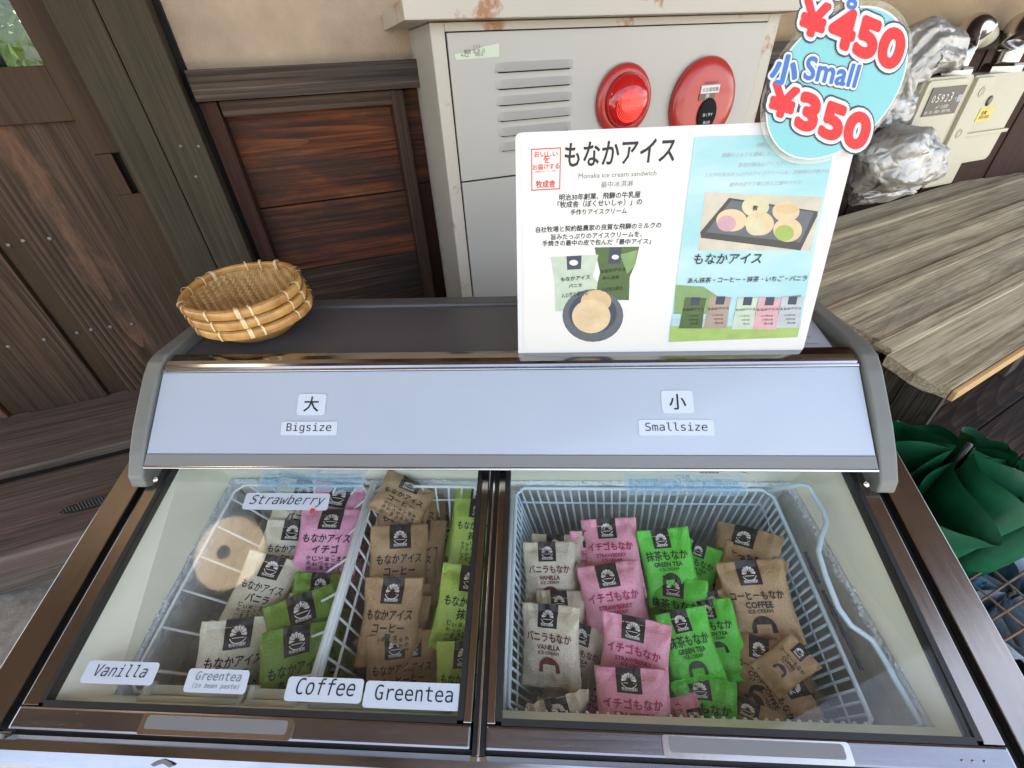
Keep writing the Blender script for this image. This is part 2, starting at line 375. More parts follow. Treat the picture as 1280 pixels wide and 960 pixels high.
# ------------------------------------------------------------------ mesh building
class MB:
    def __init__(s): s.v = []; s.f = []; s.m = []; s.sm = []
    def add(s, vs, fs, mi=0, smooth=False):
        o = len(s.v); s.v += [tuple(q) for q in vs]
        for f in fs:
            s.f.append(tuple(i + o for i in f)); s.m.append(mi); s.sm.append(smooth)
        return s
    def hexa(s, p, mi=0):                            # 8 corners: bottom ring 0-3, top ring 4-7
        return s.add(p, [(3, 2, 1, 0), (4, 5, 6, 7), (0, 1, 5, 4), (1, 2, 6, 5), (2, 3, 7, 6), (3, 0, 4, 7)], mi)
    def box(s, a, b, mi=0, bev=0.0, M=None, jig=0):
        bm = bmesh.new()
        x0, y0, z0 = a; x1, y1, z1 = b
        vs = [bm.verts.new(p) for p in ((x0, y0, z0), (x1, y0, z0), (x1, y1, z0), (x0, y1, z0), (x0, y0, z1), (x1, y0, z1), (x1, y1, z1), (x0, y1, z1))]
        for f in ((3, 2, 1, 0), (4, 5, 6, 7), (0, 1, 5, 4), (1, 2, 6, 5), (2, 3, 7, 6), (3, 0, 4, 7)): bm.faces.new([vs[i] for i in f])
        if bev: bmesh.ops.bevel(bm, geom=list(bm.edges), offset=bev, segments=2, profile=.6, affect='EDGES')
        bm.verts.index_update()
        vv = [v.co.copy() for v in bm.verts]
        if M is not None: vv = [M @ q for q in vv]
        s.add(vv, [[l.vert.index for l in f.loops] for f in bm.faces], mi)
        bm.free(); return s
    def prism(s, poly, fn, d0, d1, mi=0):            # poly of 2-D points, fn(p, d) -> 3-D
        n = len(poly)
        vs = [fn(p, d0) for p in poly] + [fn(p, d1) for p in poly]
        fs = [tuple(range(n))[::-1], tuple(range(n, 2 * n))] + [(i, (i + 1) % n, n + (i + 1) % n, n + i) for i in range(n)]
        return s.add(vs, fs, mi)
    def tube(s, pts, r, n=8, mi=0, cap=True, closed=False):
        pts = [V(p) for p in pts]; N = len(pts); rs = r if isinstance(r, (list, tuple)) else [r] * N
        vs = []; up = V((0, 0, 1))
        for i, p in enumerate(pts):
            if closed: d = pts[(i + 1) % N] - pts[i - 1]
            else: d = pts[min(i + 1, N - 1)] - pts[max(i - 1, 0)]
            d.normalize()
            a = d.cross(up)
            if a.length < .05: a = d.cross(V((1, 0, 0)))
            a.normalize(); b = d.cross(a)
            for k in range(n):
                t = 2 * pi * k / n; vs.append(p + (a * cos(t) + b * sin(t)) * rs[i])
        fs = []
        for i in range(N if closed else N - 1):
            j = (i + 1) % N
            for k in range(n): fs.append((i * n + k, i * n + (k + 1) % n, j * n + (k + 1) % n, j * n + k))
        if cap and not closed: fs += [tuple(range(n))[::-1], tuple(range((N - 1) * n, N * n))]
        return s.add(vs, fs, mi, True)
    def lathe(s, prof, M=Matrix(), n=32, mi=0, smooth=True):   # prof [(r, z)]
        vs = []; fs = []
        for r, z in prof:
            for k in range(n):
                t = 2 * pi * k / n; vs.append(M @ V((r * cos(t), r * sin(t), z)))
        for i in range(len(prof) - 1):
            for k in range(n): fs.append((i * n + k, i * n + (k + 1) % n, (i + 1) * n + (k + 1) % n, (i + 1) * n + k))
        fs += [tuple(range(n))[::-1], tuple(range((len(prof) - 1) * n, len(prof) * n))]
        return s.add(vs, fs, mi, smooth)
    def grid(s, fn, nu, nv, mi=0, closed_u=False, smooth=True):
        vs = [fn(i / nu, j / nv) for j in range(nv + 1) for i in range(nu + (0 if closed_u else 1))]
        w = nu if closed_u else nu + 1
        fs = [(j * w + i, j * w + (i + 1) % w, (j + 1) * w + (i + 1) % w, (j + 1) * w + i) for j in range(nv) for i in range(nu)]
        return s.add(vs, fs, mi, smooth)
    def mesh(s, name, mats, shift=None):
        me = bpy.data.meshes.new(name)
        vs = s.v if shift is None else [(a - shift.x, b - shift.y, c - shift.z) for a, b, c in s.v]
        me.from_pydata(vs, [], s.f)
        for mname in mats: me.materials.append(MATS[mname])
        me.polygons.foreach_set('material_index', s.m)
        me.polygons.foreach_set('use_smooth', s.sm)
        me.update(); return me
BASE = {}
def root_base(o):
    while o is not None:
        if o.name in BASE: return BASE[o.name]
        o = o.parent
    return None
def obj(name, mb, mats, parent=None, label=None, kind=None):
    if isinstance(mats, str): mats = [mats]
    me = mb.mesh(name, mats, root_base(parent) if parent else None)
    o = bpy.data.objects.new(name, me); col.objects.link(o)
    if parent: o.parent = parent
    if name in ('plank', 'board', 'skirt_board', 'end_board', 'eave_board'):   # grain figure is centred on each board
        n_ = len(me.vertices); cn = sum((v.co for v in me.vertices), V()) / n_
        for v in me.vertices: v.co -= cn
        o.location = cn
    if label: o['label'] = label
    if kind: o['kind'] = kind
    return o
def tag(o, label, cat, group=None, kind=None):
    if label: o['label'] = label
    if cat: o['category'] = cat
    if group: o['group'] = group
    if kind: o['kind'] = kind
    return o
def thing(name, label, cat, base=(0, 0, 0), rot=0.0, group=None):
    """Empty at the base; children are written in the un-shifted frame turned by rot."""
    e = bpy.data.objects.new(name, None); col.objects.link(e)
    b = V(base); BASE[e.name] = b
    e.rotation_euler = (0, 0, rot)
    e.location = Matrix.Rotation(rot, 3, 'Z') @ b
    e.empty_display_size = .05
    return tag(e, label, cat, group)
def copy_tree(o, parent=None):
    c = o.copy(); col.objects.link(c)
    if parent: c.parent = parent
    for ch in list(o.children): copy_tree(ch, c)
    return c

# ------------------------------------------------------------------ lettering
try:
    MONO = bpy.data.fonts.load(os.path.join(bpy.utils.system_resource('DATAFILES'), 'fonts', 'DejaVuSansMono.woff2'))
except Exception:
    MONO = None
_tc = {}
def glyphs(body, mono=False, res=2, shear=0, spacing=1.0):
    key = (body, mono, res, shear, spacing)
    if key in _tc: return _tc[key]
    c = bpy.data.curves.new('lettering', 'FONT'); c.body = body; c.size = 1; c.resolution_u = res; c.shear = shear; c.space_character = spacing
    if mono and MONO: c.font = MONO
    o = bpy.data.objects.new('lettering', c); col.objects.link(o)
    dg = bpy.context.evaluated_depsgraph_get(); dg.update()
    me = bpy.data.meshes.new_from_object(o.evaluated_get(dg))
    vs = [(v.co.x, v.co.y) for v in me.vertices]; fs = [tuple(p.vertices) for p in me.polygons]
    bpy.data.objects.remove(o); bpy.data.curves.remove(c); bpy.data.meshes.remove(me)
    x0 = min(v[0] for v in vs); x1 = max(v[0] for v in vs)
    _tc[key] = ([(a - x0, b) for a, b in vs], fs, x1 - x0)
    return _tc[key]
def write(mb, body, P0, P1, up, nrm, eps=.0004, hs=1.0, bold=0.0, nb=6, mi=0, mono=False, fn=None, ortho=True, **kw):
    """baseline from P0 to P1 (the text is scaled to that width); bold in em spreads copies of each glyph."""
    vs, fs, w = glyphs(body, mono, **kw)
    P0 = V(P0); P1 = V(P1); d = P1 - P0; sc_ = d.length / w; d.normalize()
    up = V(up); up = (up - d * up.dot(d)).normalized() if ortho else up.normalized(); nrm = V(nrm)
    shifts = [(0, 0)] + ([(bold * cos(2 * pi * k / nb), bold * sin(2 * pi * k / nb)) for k in range(nb)] if bold else [])
    for k, (sx, sy) in enumerate(shifts):
        e = eps + k * .00001
        out = []
        for a, b in vs:
            out.append(P0 + d * ((a + sx) * sc_) + up * ((b * hs + sy) * sc_) + nrm * e)
        mb.add(out, fs, mi)
    return sc_
def write_px(mb, body, p0, p1, pl, **kw):            # on a plane, between two points of the photo
    a = hit(*p0, pl); b = hit(*p1, pl); d = (b - a).normalized(); n = pl[0]
    if n.dot(CAMP - a) < 0: n = -n
    up = n.cross(d)
    return write(mb, body, a, b, up, n, **kw)
def poly_px(mb, pts, pl, eps, mi=0):
    n = pl[0]; q = [hit(*p, pl) for p in pts]
    if n.dot(CAMP - q[0]) < 0: n = -n
    q = [a + n * eps for a in q]
    nn = (q[1] - q[0]).cross(q[2] - q[0])
    f = tuple(range(len(q)))
    if nn.dot(n) < 0: f = f[::-1]
    mb.add(q, [f], mi)
def ell(cx, cy, rx, ry, n=28, rot=0, a0=0, a1=2 * pi):
    full = abs(a1 - a0 - 2 * pi) < 1e-6
    return [(cx + rx * cos(t) * cos(rot) - ry * sin(t) * sin(rot), cy + rx * cos(t) * sin(rot) + ry * sin(t) * cos(rot))
            for t in (a0 + (a1 - a0) * i / (n if full else n - 1) for i in range(n))]
def rrect(x0, y0, x1, y1, r, n=5):
    out = []
    for cx_, cy_, a in ((x1 - r, y1 - r, 0), (x0 + r, y1 - r, pi / 2), (x0 + r, y0 + r, pi), (x1 - r, y0 + r, 1.5 * pi)):
        for i in range(n + 1):
            t = a + pi / 2 * i / n; out.append((cx_ + r * cos(t), cy_ + r * sin(t)))
    return out
def wfr(T, off, z): return V((T, off, z))            # wall frame (used under an Empty turned by WA)
# ================================================================== SETTING
def structure(name, mb, mats):
    return obj(name, mb, mats, kind='structure')
g = MB(); g.add([(-60, -60, 0), (60, -60, 0), (60, 60, 0), (-60, 60, 0)], [(0, 1, 2, 3)])
structure('ground', g, 'asphalt')
# raised stone footing along the house, left of the freezer
def footing_h(x, y): return .006 * noise.noise(V((x * 6, y * 6, 1))) + .003 * noise.noise(V((x * 30, y * 30, 2)))
g = MB()
xs = [-2.6 + i * .02 for i in range(104)]; ys = [-.25 + j * .02 for j in range(70)]
g.add([(x, y, .585 + footing_h(x, y)) for y in ys for x in xs], [(j * 104 + i, j * 104 + i + 1, (j + 1) * 104 + i + 1, (j + 1) * 104 + i) for j in range(69) for i in range(103)], 0, True)
g.hexa([(-2.6, -.25, 0), (-.54, -.25, 0), (-.54, 1.13, 0), (-2.6, 1.13, 0), (-2.6, -.25, .584), (-.54, -.25, .584), (-.54, 1.13, .584), (-2.6, 1.13, .584)])
structure('stone_footing', g, 'concrete')

# ---- the wooden house front (frame: along, out, up)
house = thing('house', 'old dark timber house front with tan plaster above the rail', 'house', wfr(0, 1.0, 0), WA)
def hb(name, mat, a, b, bev=.002, parent=None, label=None):
    return obj(name, MB().box(a, b, 0, bev), mat, parent or house, label)
obj('plaster_wall', MB().box((1.08, .999, 1.30), (6, 1.12, 3.0)), 'plaster_brown', house, 'plaster beyond the cabinet, in a browner tone')  # this wall section is coloured browner than the rest
obj('plaster_wall', MB().box((-.216, 1.0, 1.30), (1.079, 1.12, 3.0)).box((-6, 1.0, 1.75), (-.36, 1.12, 3.0)), 'plaster', house)
hb('wall_backing', 'gap_black', (-.22, 1.06, .0), (6, 1.12, 1.31), 0)
obj('pane_hedge', MB().box((-4, 4.0, .2), (1.5, 4.2, 3.2)), 'leaf_green', house)  # green block added behind the window pane as a backdrop to the leaves
hb('post', 'wood_post', (-.288, .94, .672), (-.217, 1.09, 3), .003)
hb('post', 'wood_post', (-.357, .944, .672), (-.290, 1.09, 3), .003)
hb('gap_strip', 'gap_black', (-.216, .985, .6), (-.2065, 1.03, 3), 0)
hb('rail', 'wood_rail', (-.2055, .955, 1.287), (6, 1.03, 1.336), .003, label='weathered grey rail under the plaster')
hb('rail', 'wood_trim_h', (-.172, .975, 1.259), (.158, 1.03, 1.2855), .002)
hb('stile', 'wood_red', (-.2055, .972, .58), (-.175, 1.04, 1.2855), .002)
hb('stile', 'wood_trim', (.158, .972, .58), (.184, 1.04, 1.2855), .002)
zz = [.60, .76, .925, 1.078, 1.2585]
for i in range(4):
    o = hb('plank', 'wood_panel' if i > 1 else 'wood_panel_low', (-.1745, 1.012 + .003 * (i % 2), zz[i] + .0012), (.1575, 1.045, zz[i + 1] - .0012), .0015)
for i in range(3):
    hb('plank', 'wood_panel' if i > 1 else 'wood_red', (.1845, 1.012, [.6, .9, 1.09][i] + .001), (.60, 1.045, [.9, 1.09, 1.2855][i] - .001), .0015)
for i in range(18):                                   # boards of the lower wall to the right of the cabinet
    hb('board', 'wood_red', (1.0 + i * .2, 1.0 + .004 * (i % 2), .2), (1.198 + i * .2, 1.05, 1.286), .002)
for T_, z_ in ((-.257, 1.221), (-.228, 1.218), (-.254, 1.167)):
    obj('nail', MB().lathe([(.0026, 0), (.0026, .0008), (.0012, .0014)], Matrix.Translation(wfr(T_, .9405, z_)) @ Matrix.Rotation(pi / 2, 4, 'X'), 10), 'nail_dull', house)
# eave over the shop front
for i in range(40):
    x = -3.2 + i * .2
    hb('eave_board', 'wood_eave', (x, -.80, 2.52 + .003 * (i % 2)), (x + .195, 1.0, 2.545), .002)
for i in range(8):
    hb('rafter', 'wood_red', (-3.0 + i, -.78, 2.44), (-2.93 + i, .99, 2.518), .003)
obj('roof', MB().hexa([(-6, -.90, 2.56), (6, -.90, 2.56), (6, 2.6, 2.56), (-6, 2.6, 2.56), (-6, -.90, 2.60), (6, -.90, 2.60), (6, 2.6, 3.3), (-6, 2.6, 3.3)]), 'roof_tile', house)

# ---- sliding door
door = thing('sliding_door', 'sliding plank door of dark cedar with nail heads, left of the post', 'door', wfr(-.8, 1.0, .70), WA)
def db(name, mat, a, b, bev=.0015, label=None):
    return obj(name, MB().box(a, b, 0, bev), mat, door, label)
so = MB()                                             # stile with its recessed finger pull
so.box((-.412, .982, .702), (-.3585, 1.02, 1.143), 0, .002)
so.box((-.412, .982, 1.2155), (-.3585, 1.02, 2.3), 0, .002)
so.box((-.412, .982, 1.1435), (-.3845, 1.02, 1.215), 0, .0005)
so.box((-.3715, .982, 1.1435), (-.3585, 1.02, 1.215), 0, .0005)
obj('stile', so, 'wood_stile', door)
obj('finger_pull', MB().box((-.3842, 1.0, 1.144), (-.3718, 1.018, 1.2145)), 'gap_black', door)
db('rail', 'wood_stile', (-1.30, .984, 1.271), (-.4125, 1.02, 1.352))
xe = [-.4125, -.612, -.652, -.812, -.85, -1.05, -1.09, -1.30]
for i in range(7):
    recess = i % 2
    db('plank', 'wood_door' if not recess else 'wood_stile', (xe[i + 1] + .0012, 1.0 if not recess else 1.009, .702), (xe[i] - .0012, 1.03, 1.2705))
nb = MB()
for T_, z_ in ((-.629, .871), (-.597, .876), (-.561, .875), (-.520, .872), (-.751, .872), (-.686, .873), (-.605, 1.079), (-.563, 1.077), (-.636, 1.073)):
    off = .9995 if (T_ > -.612 or -.812 < T_ < -.652) else 1.0085
    obj('nail', MB().lathe([(.0042, 0), (.004, .0016), (.0022, .003), (.0001, .0034)], Matrix.Translation(wfr(T_, off, z_)) @ Matrix.Rotation(pi / 2, 4, 'X'), 12), 'nail_dull', door)
db('window_pane', 'window_glass', (-1.3, 1.004, 1.3525), (-.4125, 1.008, 1.9), 0)
db('mullion', 'gap_black', (-.487, .992, 1.3525), (-.475, 1.016, 1.9), .001)
# leaves added behind the pane, in place of foliage mirrored in it
random.seed(3)
def leaves(mb, cen, rad, n, size, mi=0, squash=1):
    for _ in range(n):
        d = V((random.gauss(0, 1), random.gauss(0, 1), random.gauss(0, 1))).normalized() * (random.random() ** .4)
        p = V(cen) + V((d.x * rad, d.y * rad, d.z * rad * squash))
        a = V((random.gauss(0, 1), random.gauss(0, 1), random.gauss(0, 1))).normalized(); b = a.orthogonal().normalized()
        s_ = size * random.uniform(.6, 1.4)
        mb.add([p - a * s_, p - b * s_ * .35, p + a * s_, p + b * s_ * .35], [(0, 1, 2, 3)], mi)
lb = MB()
for i in range(9):
    c_ = Matrix.Rotation(WA, 3, 'Z') @ wfr(-2.3 + .3 * i, 2.9 + .25 * (i % 3), 1.7 + .42 * (i % 4))
    leaves(lb, c_, .50, 900, .05, i % 2, 1.2)
tag(obj('pane_shrub', lb, ['leaf_green', 'leaf_yellow']), 'bright green shrub added behind the top left door window', 'shrub')
# street side greenery, opposite
lb = MB()
for i in range(16):
    leaves(lb, (-9 + 1.2 * i, -8.5 + .6 * (i % 3), .9 + .3 * (i % 2)), 1.0, 260, .11, i % 2, .9)
    
obj('hedge_foliage', lb, ['leaf_green', 'leaf_yellow'], kind='stuff')

# ---- sill and step boards
st = thing('wooden_step', 'dark worn wooden doorstep boards below the sliding door', 'step', wfr(-.8, .8, .60), WA)
obj('board', MB().box((-2.6, .785, .64), (-.36, 1.02, .7005), 0, .003), 'wood_step', st)
obj('board', MB().box((-2.6, .766, .62), (-.36, .7835, .684), 0, .003), 'gap_black', st, 'dark groove strip between the boards')
hole = MB()
hole.box((-2.6, .548, .60), (-.3, .764, .690), 0, .010)
obj('board', hole, 'wood_step', st)
vp = MB()
vc = wfr(-.578, .622, .6905)
vp.prism([(vc.x + a, vc.y + b) for a, b in ell(0, 0, .046, .0125, 32)], lambda p, d: V((p[0], p[1], d)), .6895, .6922)
vent = obj('vent_plate', vp, 'rubber', st, 'oval perforated vent plate set in the board')
vh = MB()
for i in range(17):
    for j in range(-2, 3):
        x = -.042 + i * .00525 + (.0026 if j % 2 else 0); y = j * .0043
        if (x / .043) ** 2 + (y / .0108) ** 2 < 1:
            vh.prism([(vc.x + x + .0013 * cos(t * pi / 3), vc.y + y + .0012 * sin(t * pi / 3)) for t in range(6)], lambda p, d: V((p[0], p[1], d)), .6923, .6930)
obj('perforation', vh, 'grey_trim', vent, kind='stuff')

# ================================================================== FIRE HYDRANT CABINET
cb = thing('hydrant_cabinet', 'off-white steel hydrant cabinet with rust spots behind the freezer', 'cabinet', wfr(.617, .9, .2), WA)
obj('body', MB().box((.219, .806, .2), (1.015, .999, 1.3835), 0, .003), 'cabinet_paint', cb)
obj('frame', MB().box((.219, .801, .2), (.2445, .8058, 1.383), 0, .001).box((.9825, .801, .2), (1.015, .8058, 1.383), 0, .001).box((.245, .801, 1.3705), (.982, .8058, 1.383), 0, .001), 'cabinet_rusty', cb)
obj('upper_door', MB().box((.2475, .798, 1.1255), (.980, .8055, 1.3685), 0, .0015), 'cabinet_paint', cb)
obj('lower_door', MB().box((.2475, .7985, .24), (.980, .8055, 1.1225), 0, .0015), 'cabinet_paint', cb)
obj('seam', MB().box((.245, .804, .24), (.9822, .8062, 1.3702)), 'gap_black', cb)
obj('roof', MB().box((.170, .762, 1.3845), (1.045, .999, 1.4115), 0, .002), 'cabinet_rusty', cb)
for i in range(6):
    z_ = 1.3195 - i * .0266
    lv = MB()
    def lf(u, v_, z_=z_):
        x = .334 + (.498 - .334) * u; e = max(0.0, 1 - abs(2 * u - 1) ** 14)
        t = v_
        return V((x, .7978 - .012 * e * (t ** 1.1), z_ + .003 - .014 * t))
    lv.grid(lf, 24, 6)
    lv.grid(lambda u, v_: V((.334 + .164 * u, .7978 - .012 * max(0, 1 - abs(2 * u - 1) ** 14) * (1 - v_), z_ - .011 - .0006 * v_)), 24, 1)
    obj('louvre', lv, 'cabinet_paint', cb)
    obj('louvre_slot', MB().box((.340, .7968, z_ - .0135), (.492, .7976, z_ - .0118)), 'gap_black', cb)
s_ = MB(); poly_px(s_, [(568, 68), (570, 75), (624, 71), (624, 54), (606, 58), (588, 64)], PW(.7975), .0004)
def unrot(mb):                                        # world coordinates -> wall frame
    R_ = Matrix.Rotation(-WA, 3, 'Z'); mb.v = [tuple(R_ @ V(p)) for p in mb.v]; return mb
sk = obj('torn_sticker', unrot(s_), 'stick_green', cb)
s_ = MB()
for k, (a, b) in enumerate((((592, 60.5), (600, 60)), ((580, 67), (606, 65.5)), ((576, 71.5), (586, 71)), ((594, 70.5), (604, 70)))):
    write_px(s_, ['1 2 3', '検査 済 年 月', '4-E2', '00-0'][k], a, b, PW(.7975), eps=.0008)
obj('lettering', unrot(s_), 'ink_grey', sk)
# lamp
Rx = Matrix.Rotation(pi / 2, 4, 'X')
lamp = obj('alarm_lamp', MB().lathe([(.066, 0), (.067, .006), (.063, .012), (.052, .014)], Matrix.Translation(wfr(.622, .7975, 1.2445)) @ Rx, 48), 'red_paint', cb, 'round red warning lamp')
obj('lens', MB().lathe([(.052, .0142), (.050, .024), (.042, .034), (.028, .041), (.012, .0445), (.0005, .045)], Matrix.Translation(wfr(.622, .7975, 1.2445)) @ Rx, 48), 'red_lens', lamp)
lens_p = [(.052, .0142), (.050, .024), (.042, .034), (.028, .041), (.012, .0445), (.0005, .045)]
def lens_z(r):
    for (r1, z1), (r0, z0) in zip(lens_p, lens_p[1:]):
        if r0 <= r <= r1: return z0 + (z1 - z0) * (r - r0) / (r1 - r0)
    return .045
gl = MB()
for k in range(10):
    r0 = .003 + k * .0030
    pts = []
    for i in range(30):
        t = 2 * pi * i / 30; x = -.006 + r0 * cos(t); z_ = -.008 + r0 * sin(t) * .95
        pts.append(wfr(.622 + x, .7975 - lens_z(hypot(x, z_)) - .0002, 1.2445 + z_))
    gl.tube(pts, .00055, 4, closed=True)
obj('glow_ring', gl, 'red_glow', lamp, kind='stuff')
# push button
ac = wfr(.832, .7975, 1.2275)
AM = Matrix.Translation(ac) @ Rx
al = obj('alarm_button', MB().lathe([(.087, 0), (.087, .010), (.082, .017), (.060, .021), (.0005, .022)], AM, 64), 'red_paint', cb, 'round red push button station')
obj('button', MB().lathe([(.026, .0215), (.026, .0245), (.022, .026), (.0005, .026)], AM @ Matrix.Translation((.004, -.022, 0)) @ Matrix.Diagonal((1, 1.25, 1, 1)), 40), 'gap_black', al)
y_ = .7975 - .0235
obj('button_label', MB().box((.808, y_ - .0006, 1.247), (.858, y_ + .003, 1.262)), 'paper_white', al)
obj('button_label', MB().box((.806, y_ + .0000, 1.2335), (.849, y_ + .003, 1.2462)), 'copper_brown', al)
t_ = MB()
write(t_, '火災報知機', wfr(.811, y_, 1.2505), wfr(.855, y_, 1.2505), V((0, 0, 1)), V((0, -1, 0)), eps=.0009)
write(t_, 'FIRE ALARM', wfr(.815, y_, 1.2645), wfr(.850, y_, 1.2645), V((0, 0, 1)), V((0, -1, 0)), eps=.0015)
obj('lettering', t_, 'ink_black', al)
t_ = MB()
write(t_, '強く押す', wfr(.822, y_, 1.203), wfr(.850, y_, 1.203), V((0, 0, 1)), V((0, -1, 0)), eps=.0035)
write(t_, '消火栓', wfr(.826, y_, 1.188), wfr(.846, y_, 1.188), V((0, 0, 1)), V((0, -1, 0)), eps=.0035)
write(t_, '押', wfr(.822, y_, 1.237), wfr(.832, y_, 1.237), V((0, 0, 1)), V((0, -1, 0)), eps=.0009)
obj('lettering', t_, 'paper_white', al)

# ================================================================== BENCH
BA = WA + .13
bench = thing('plank_bench', 'weathered grey plank bench right of the freezer with pale cut front edge', 'bench', (1.5, .35, 0), BA)
def bz(q): return .74 + .15 * (q - .04)
random.seed(11)
qs = [.04, .17, .31, .42, .57, .68]
for i in range(5):
    q0, q1 = qs[i] + .0022, qs[i + 1] - .0022
    p0 = 1.08 + random.uniform(-.012, .015) + (.03 if i == 1 else 0)
    if i >= 2: p0 -= .04
    pb = MB(); n_ = 10
    th = .026
    # slightly cupped board with an uneven sawn end and a raised step on one side
    cols_ = [0, .14, .3, .5, .75, 1]
    def top(a, b, i=i, q0=q0, q1=q1):
        q = q0 + (q1 - q0) * b
        return bz(q) + .004 * (i % 2) + .0030 * (abs(2 * b - 1) ** 2) + (.004 if (b < .16) else 0) + .0015 * noise.noise(V((a * 3, q * 20, i)))
    na = 40
    vs = []; 
    for a in range(na + 1):
        pa = p0 + (3.4 - p0) * (a / na) ** 1.6
        for b in cols_:
            e = (.010 * noise.noise(V((q0 + b * .13, i * 3.1, 0)) * 14) if a == 0 else 0)
            vs.append(V((pa + e, q0 + (q1 - q0) * b, top(pa, b))))
    nb_ = len(cols_)
    fs = [(a * nb_ + b, (a + 1) * nb_ + b, (a + 1) * nb_ + b + 1, a * nb_ + b + 1) for a in range(na) for b in range(nb_ - 1)]
    off = len(vs)
    vs += [v_ - V((0, 0, th)) for v_ in vs]
    fs += [tuple(off + k for k in f)[::-1] for f in fs]
    for a in range(na): fs += [(a * nb_, a * nb_ + off, (a + 1) * nb_ + off, (a + 1) * nb_), ((a + 1) * nb_ + nb_ - 1, (a + 1) * nb_ + nb_ - 1 + off, a * nb_ + nb_ - 1 + off, a * nb_ + nb_ - 1)]
    for b in range(nb_ - 1): fs += [(b, b + 1, b + 1 + off, b + off)]
    pb.add(vs, fs)
    obj('plank', pb, 'wood_bench', bench)
for i, qj in enumerate(qs[1:5]):                      # raised narrow battens over the joints
    pb = MB(); p0 = 1.10 - (.03 if i > 1 else 0) + .012 * noise.noise(V((i * 3.3, 0, 0)))
    w_ = .036 + .006 * noise.noise(V((i * 2.1, 4, 0)))
    prof_ = [(qj - .004, -.004), (qj - .003, .0085), (qj + .004, .0115), (qj + w_ - .006, .0105), (qj + w_, .006), (qj + w_ + .001, -.004)]
    n_ = len(prof_); na = 24; vs = []
    for a in range(na + 1):
        pa = p0 + (3.4 - p0) * a / na
        for k, (q, h) in enumerate(prof_):
            vs.append(V((pa + (.008 * noise.noise(V((k * 2.2, i, 7))) if a == 0 else 0), q + .002 * noise.noise(V((pa * 4, i, k > 2))), bz(q) + h + (.0015 * noise.noise(V((pa * 9, k, i))) if h > 0 else 0))))
    pb.add(vs, [(a * n_ + k, (a + 1) * n_ + k, (a + 1) * n_ + k + 1, a * n_ + k + 1) for a in range(na) for k in range(n_ - 1)] + [tuple(range(n_))[::-1]])
    obj('batten', pb, 'wood_bench', bench)
obj('front_edge', MB().box((1.085, .031, bz(.04) - .020), (3.4, .0405, bz(.04) + .0045), 0, .002), 'wood_edge', bench, 'pale raw edge strip along the front')
for p_ in (1.75, 3.2):
    for q_ in (.08, .60):
        obj('leg', MB().box((p_, q_, 0), (p_ + .07, q_ + .07, bz(q_) - .028), 0, .003), 'wood_skirt', bench)
obj('under_rail', MB().box((1.14, .10, .60), (3.4, .14, .70), 0, .003), 'wood_skirt', bench)
br = MB(); br.tube([(1.40 + .09 * cos(t), .075, .665 + .045 * sin(t)) for t in [pi * k / 14 for k in range(15)]], .012, 8)
obj('bracket', br, 'gap_black', bench, 'dark curved bracket under the edge')
for i in range(9):
    y = .05 + i * .075
    obj('end_board', MB().box((1.115 + .003 * (i % 2), y, .02), (1.135, y + .0735, bz(y) - .03), 0, .0015), 'wood_skirt', bench)
for i in range(16):
    x = 1.16 + i * .11
    obj('skirt_board', MB().box((x, .20 + .003 * (i % 2), .02), (x + .107, .218, .70), 0, .002), 'wood_skirt', bench)

# ================================================================== GAS METER, PIPES, FOIL
MO = .84
mt_ = thing('gas_meter', 'cream gas meter reading 05923 above the plank bench', 'gas meter', wfr(1.9, .93, .87), WA)
def mz(x, y, off=MO): return w2(x, y, off)
def wl(off): return lambda p, d: V((p[0], off + d, p[1]))
A = [mz(1154, 97), mz(1218, 99), mz(1190, 205), mz(1176, 238), mz(1150, 247), mz(1120, 232), mz(1118, 190), mz(1127, 165)]
body = MB().prism(rrect(1.665, .905, 1.895, 1.232, .02), wl(MO), .0, .09)
obj('body', body, 'meter_body', mt_)
fr_ = MB().prism(rrect(1.672, .98, 1.86, 1.225, .012), wl(MO - .012), .0, .0118)
obj('front_panel', fr_, 'meter_body', mt_)
obj('lower_bulge', MB().lathe([(.001, 0), (.05, .004), (.085, .02), (.10, .05), (.10, .08)], Matrix.Translation(wfr(1.775, MO + .06, .955)) @ Rx @ Matrix.Translation((0, 0, -.07)) @ Matrix.Diagonal((1.1, .85, -1, 1)) @ Matrix.Translation((0, 0, -.08)), 32), 'meter_body', mt_)
sb = MB().prism(rrect(1.897, .97, 2.20, 1.228, .018), wl(MO + .004), .0, .11)
obj('side_housing', sb, 'meter_body', mt_)
sb2 = MB().prism([(1.90, 1.222), (1.985, 1.222), (1.975, .95), (1.90, .93)], wl(MO - .010), .0, .0138)
obj('side_rib', sb2, 'meter_body', mt_)
for cx_, cz_ in ((1.945, 1.185), (1.935, 1.072)):
    obj('screw_recess', MB().lathe([(.0135, 0), (.0135, .0015), (.010, .0015), (.0098, -.002), (.0005, -.002)], Matrix.Translation(wfr(cx_, MO - .0102, cz_)) @ Rx, 24), 'meter_body', mt_)
dp = obj('dial_plate', MB().box((1.698, MO - .0150, 1.135), (1.85, MO - .0122, 1.208), 0, .0008), 'meter_dark', mt_, 'black counter window reading 05923')
t_ = MB(); U = V((0, 0, 1)); Nn = V((0, -1, 0)); yy = MO - .015
for k, ch in enumerate('05923'):
    write(t_, ch, wfr(1.712 + k * .0195, yy, 1.170), wfr(1.7245 + k * .0195, yy, 1.170), U, Nn, eps=.0006, hs=.95)
write(t_, '4', wfr(1.817, yy, 1.171), wfr(1.823, yy, 1.171), U, Nn, eps=.0006)
write(t_, 'm³  0.000', wfr(1.745, yy, 1.152), wfr(1.80, yy, 1.152), U, Nn, eps=.0006)
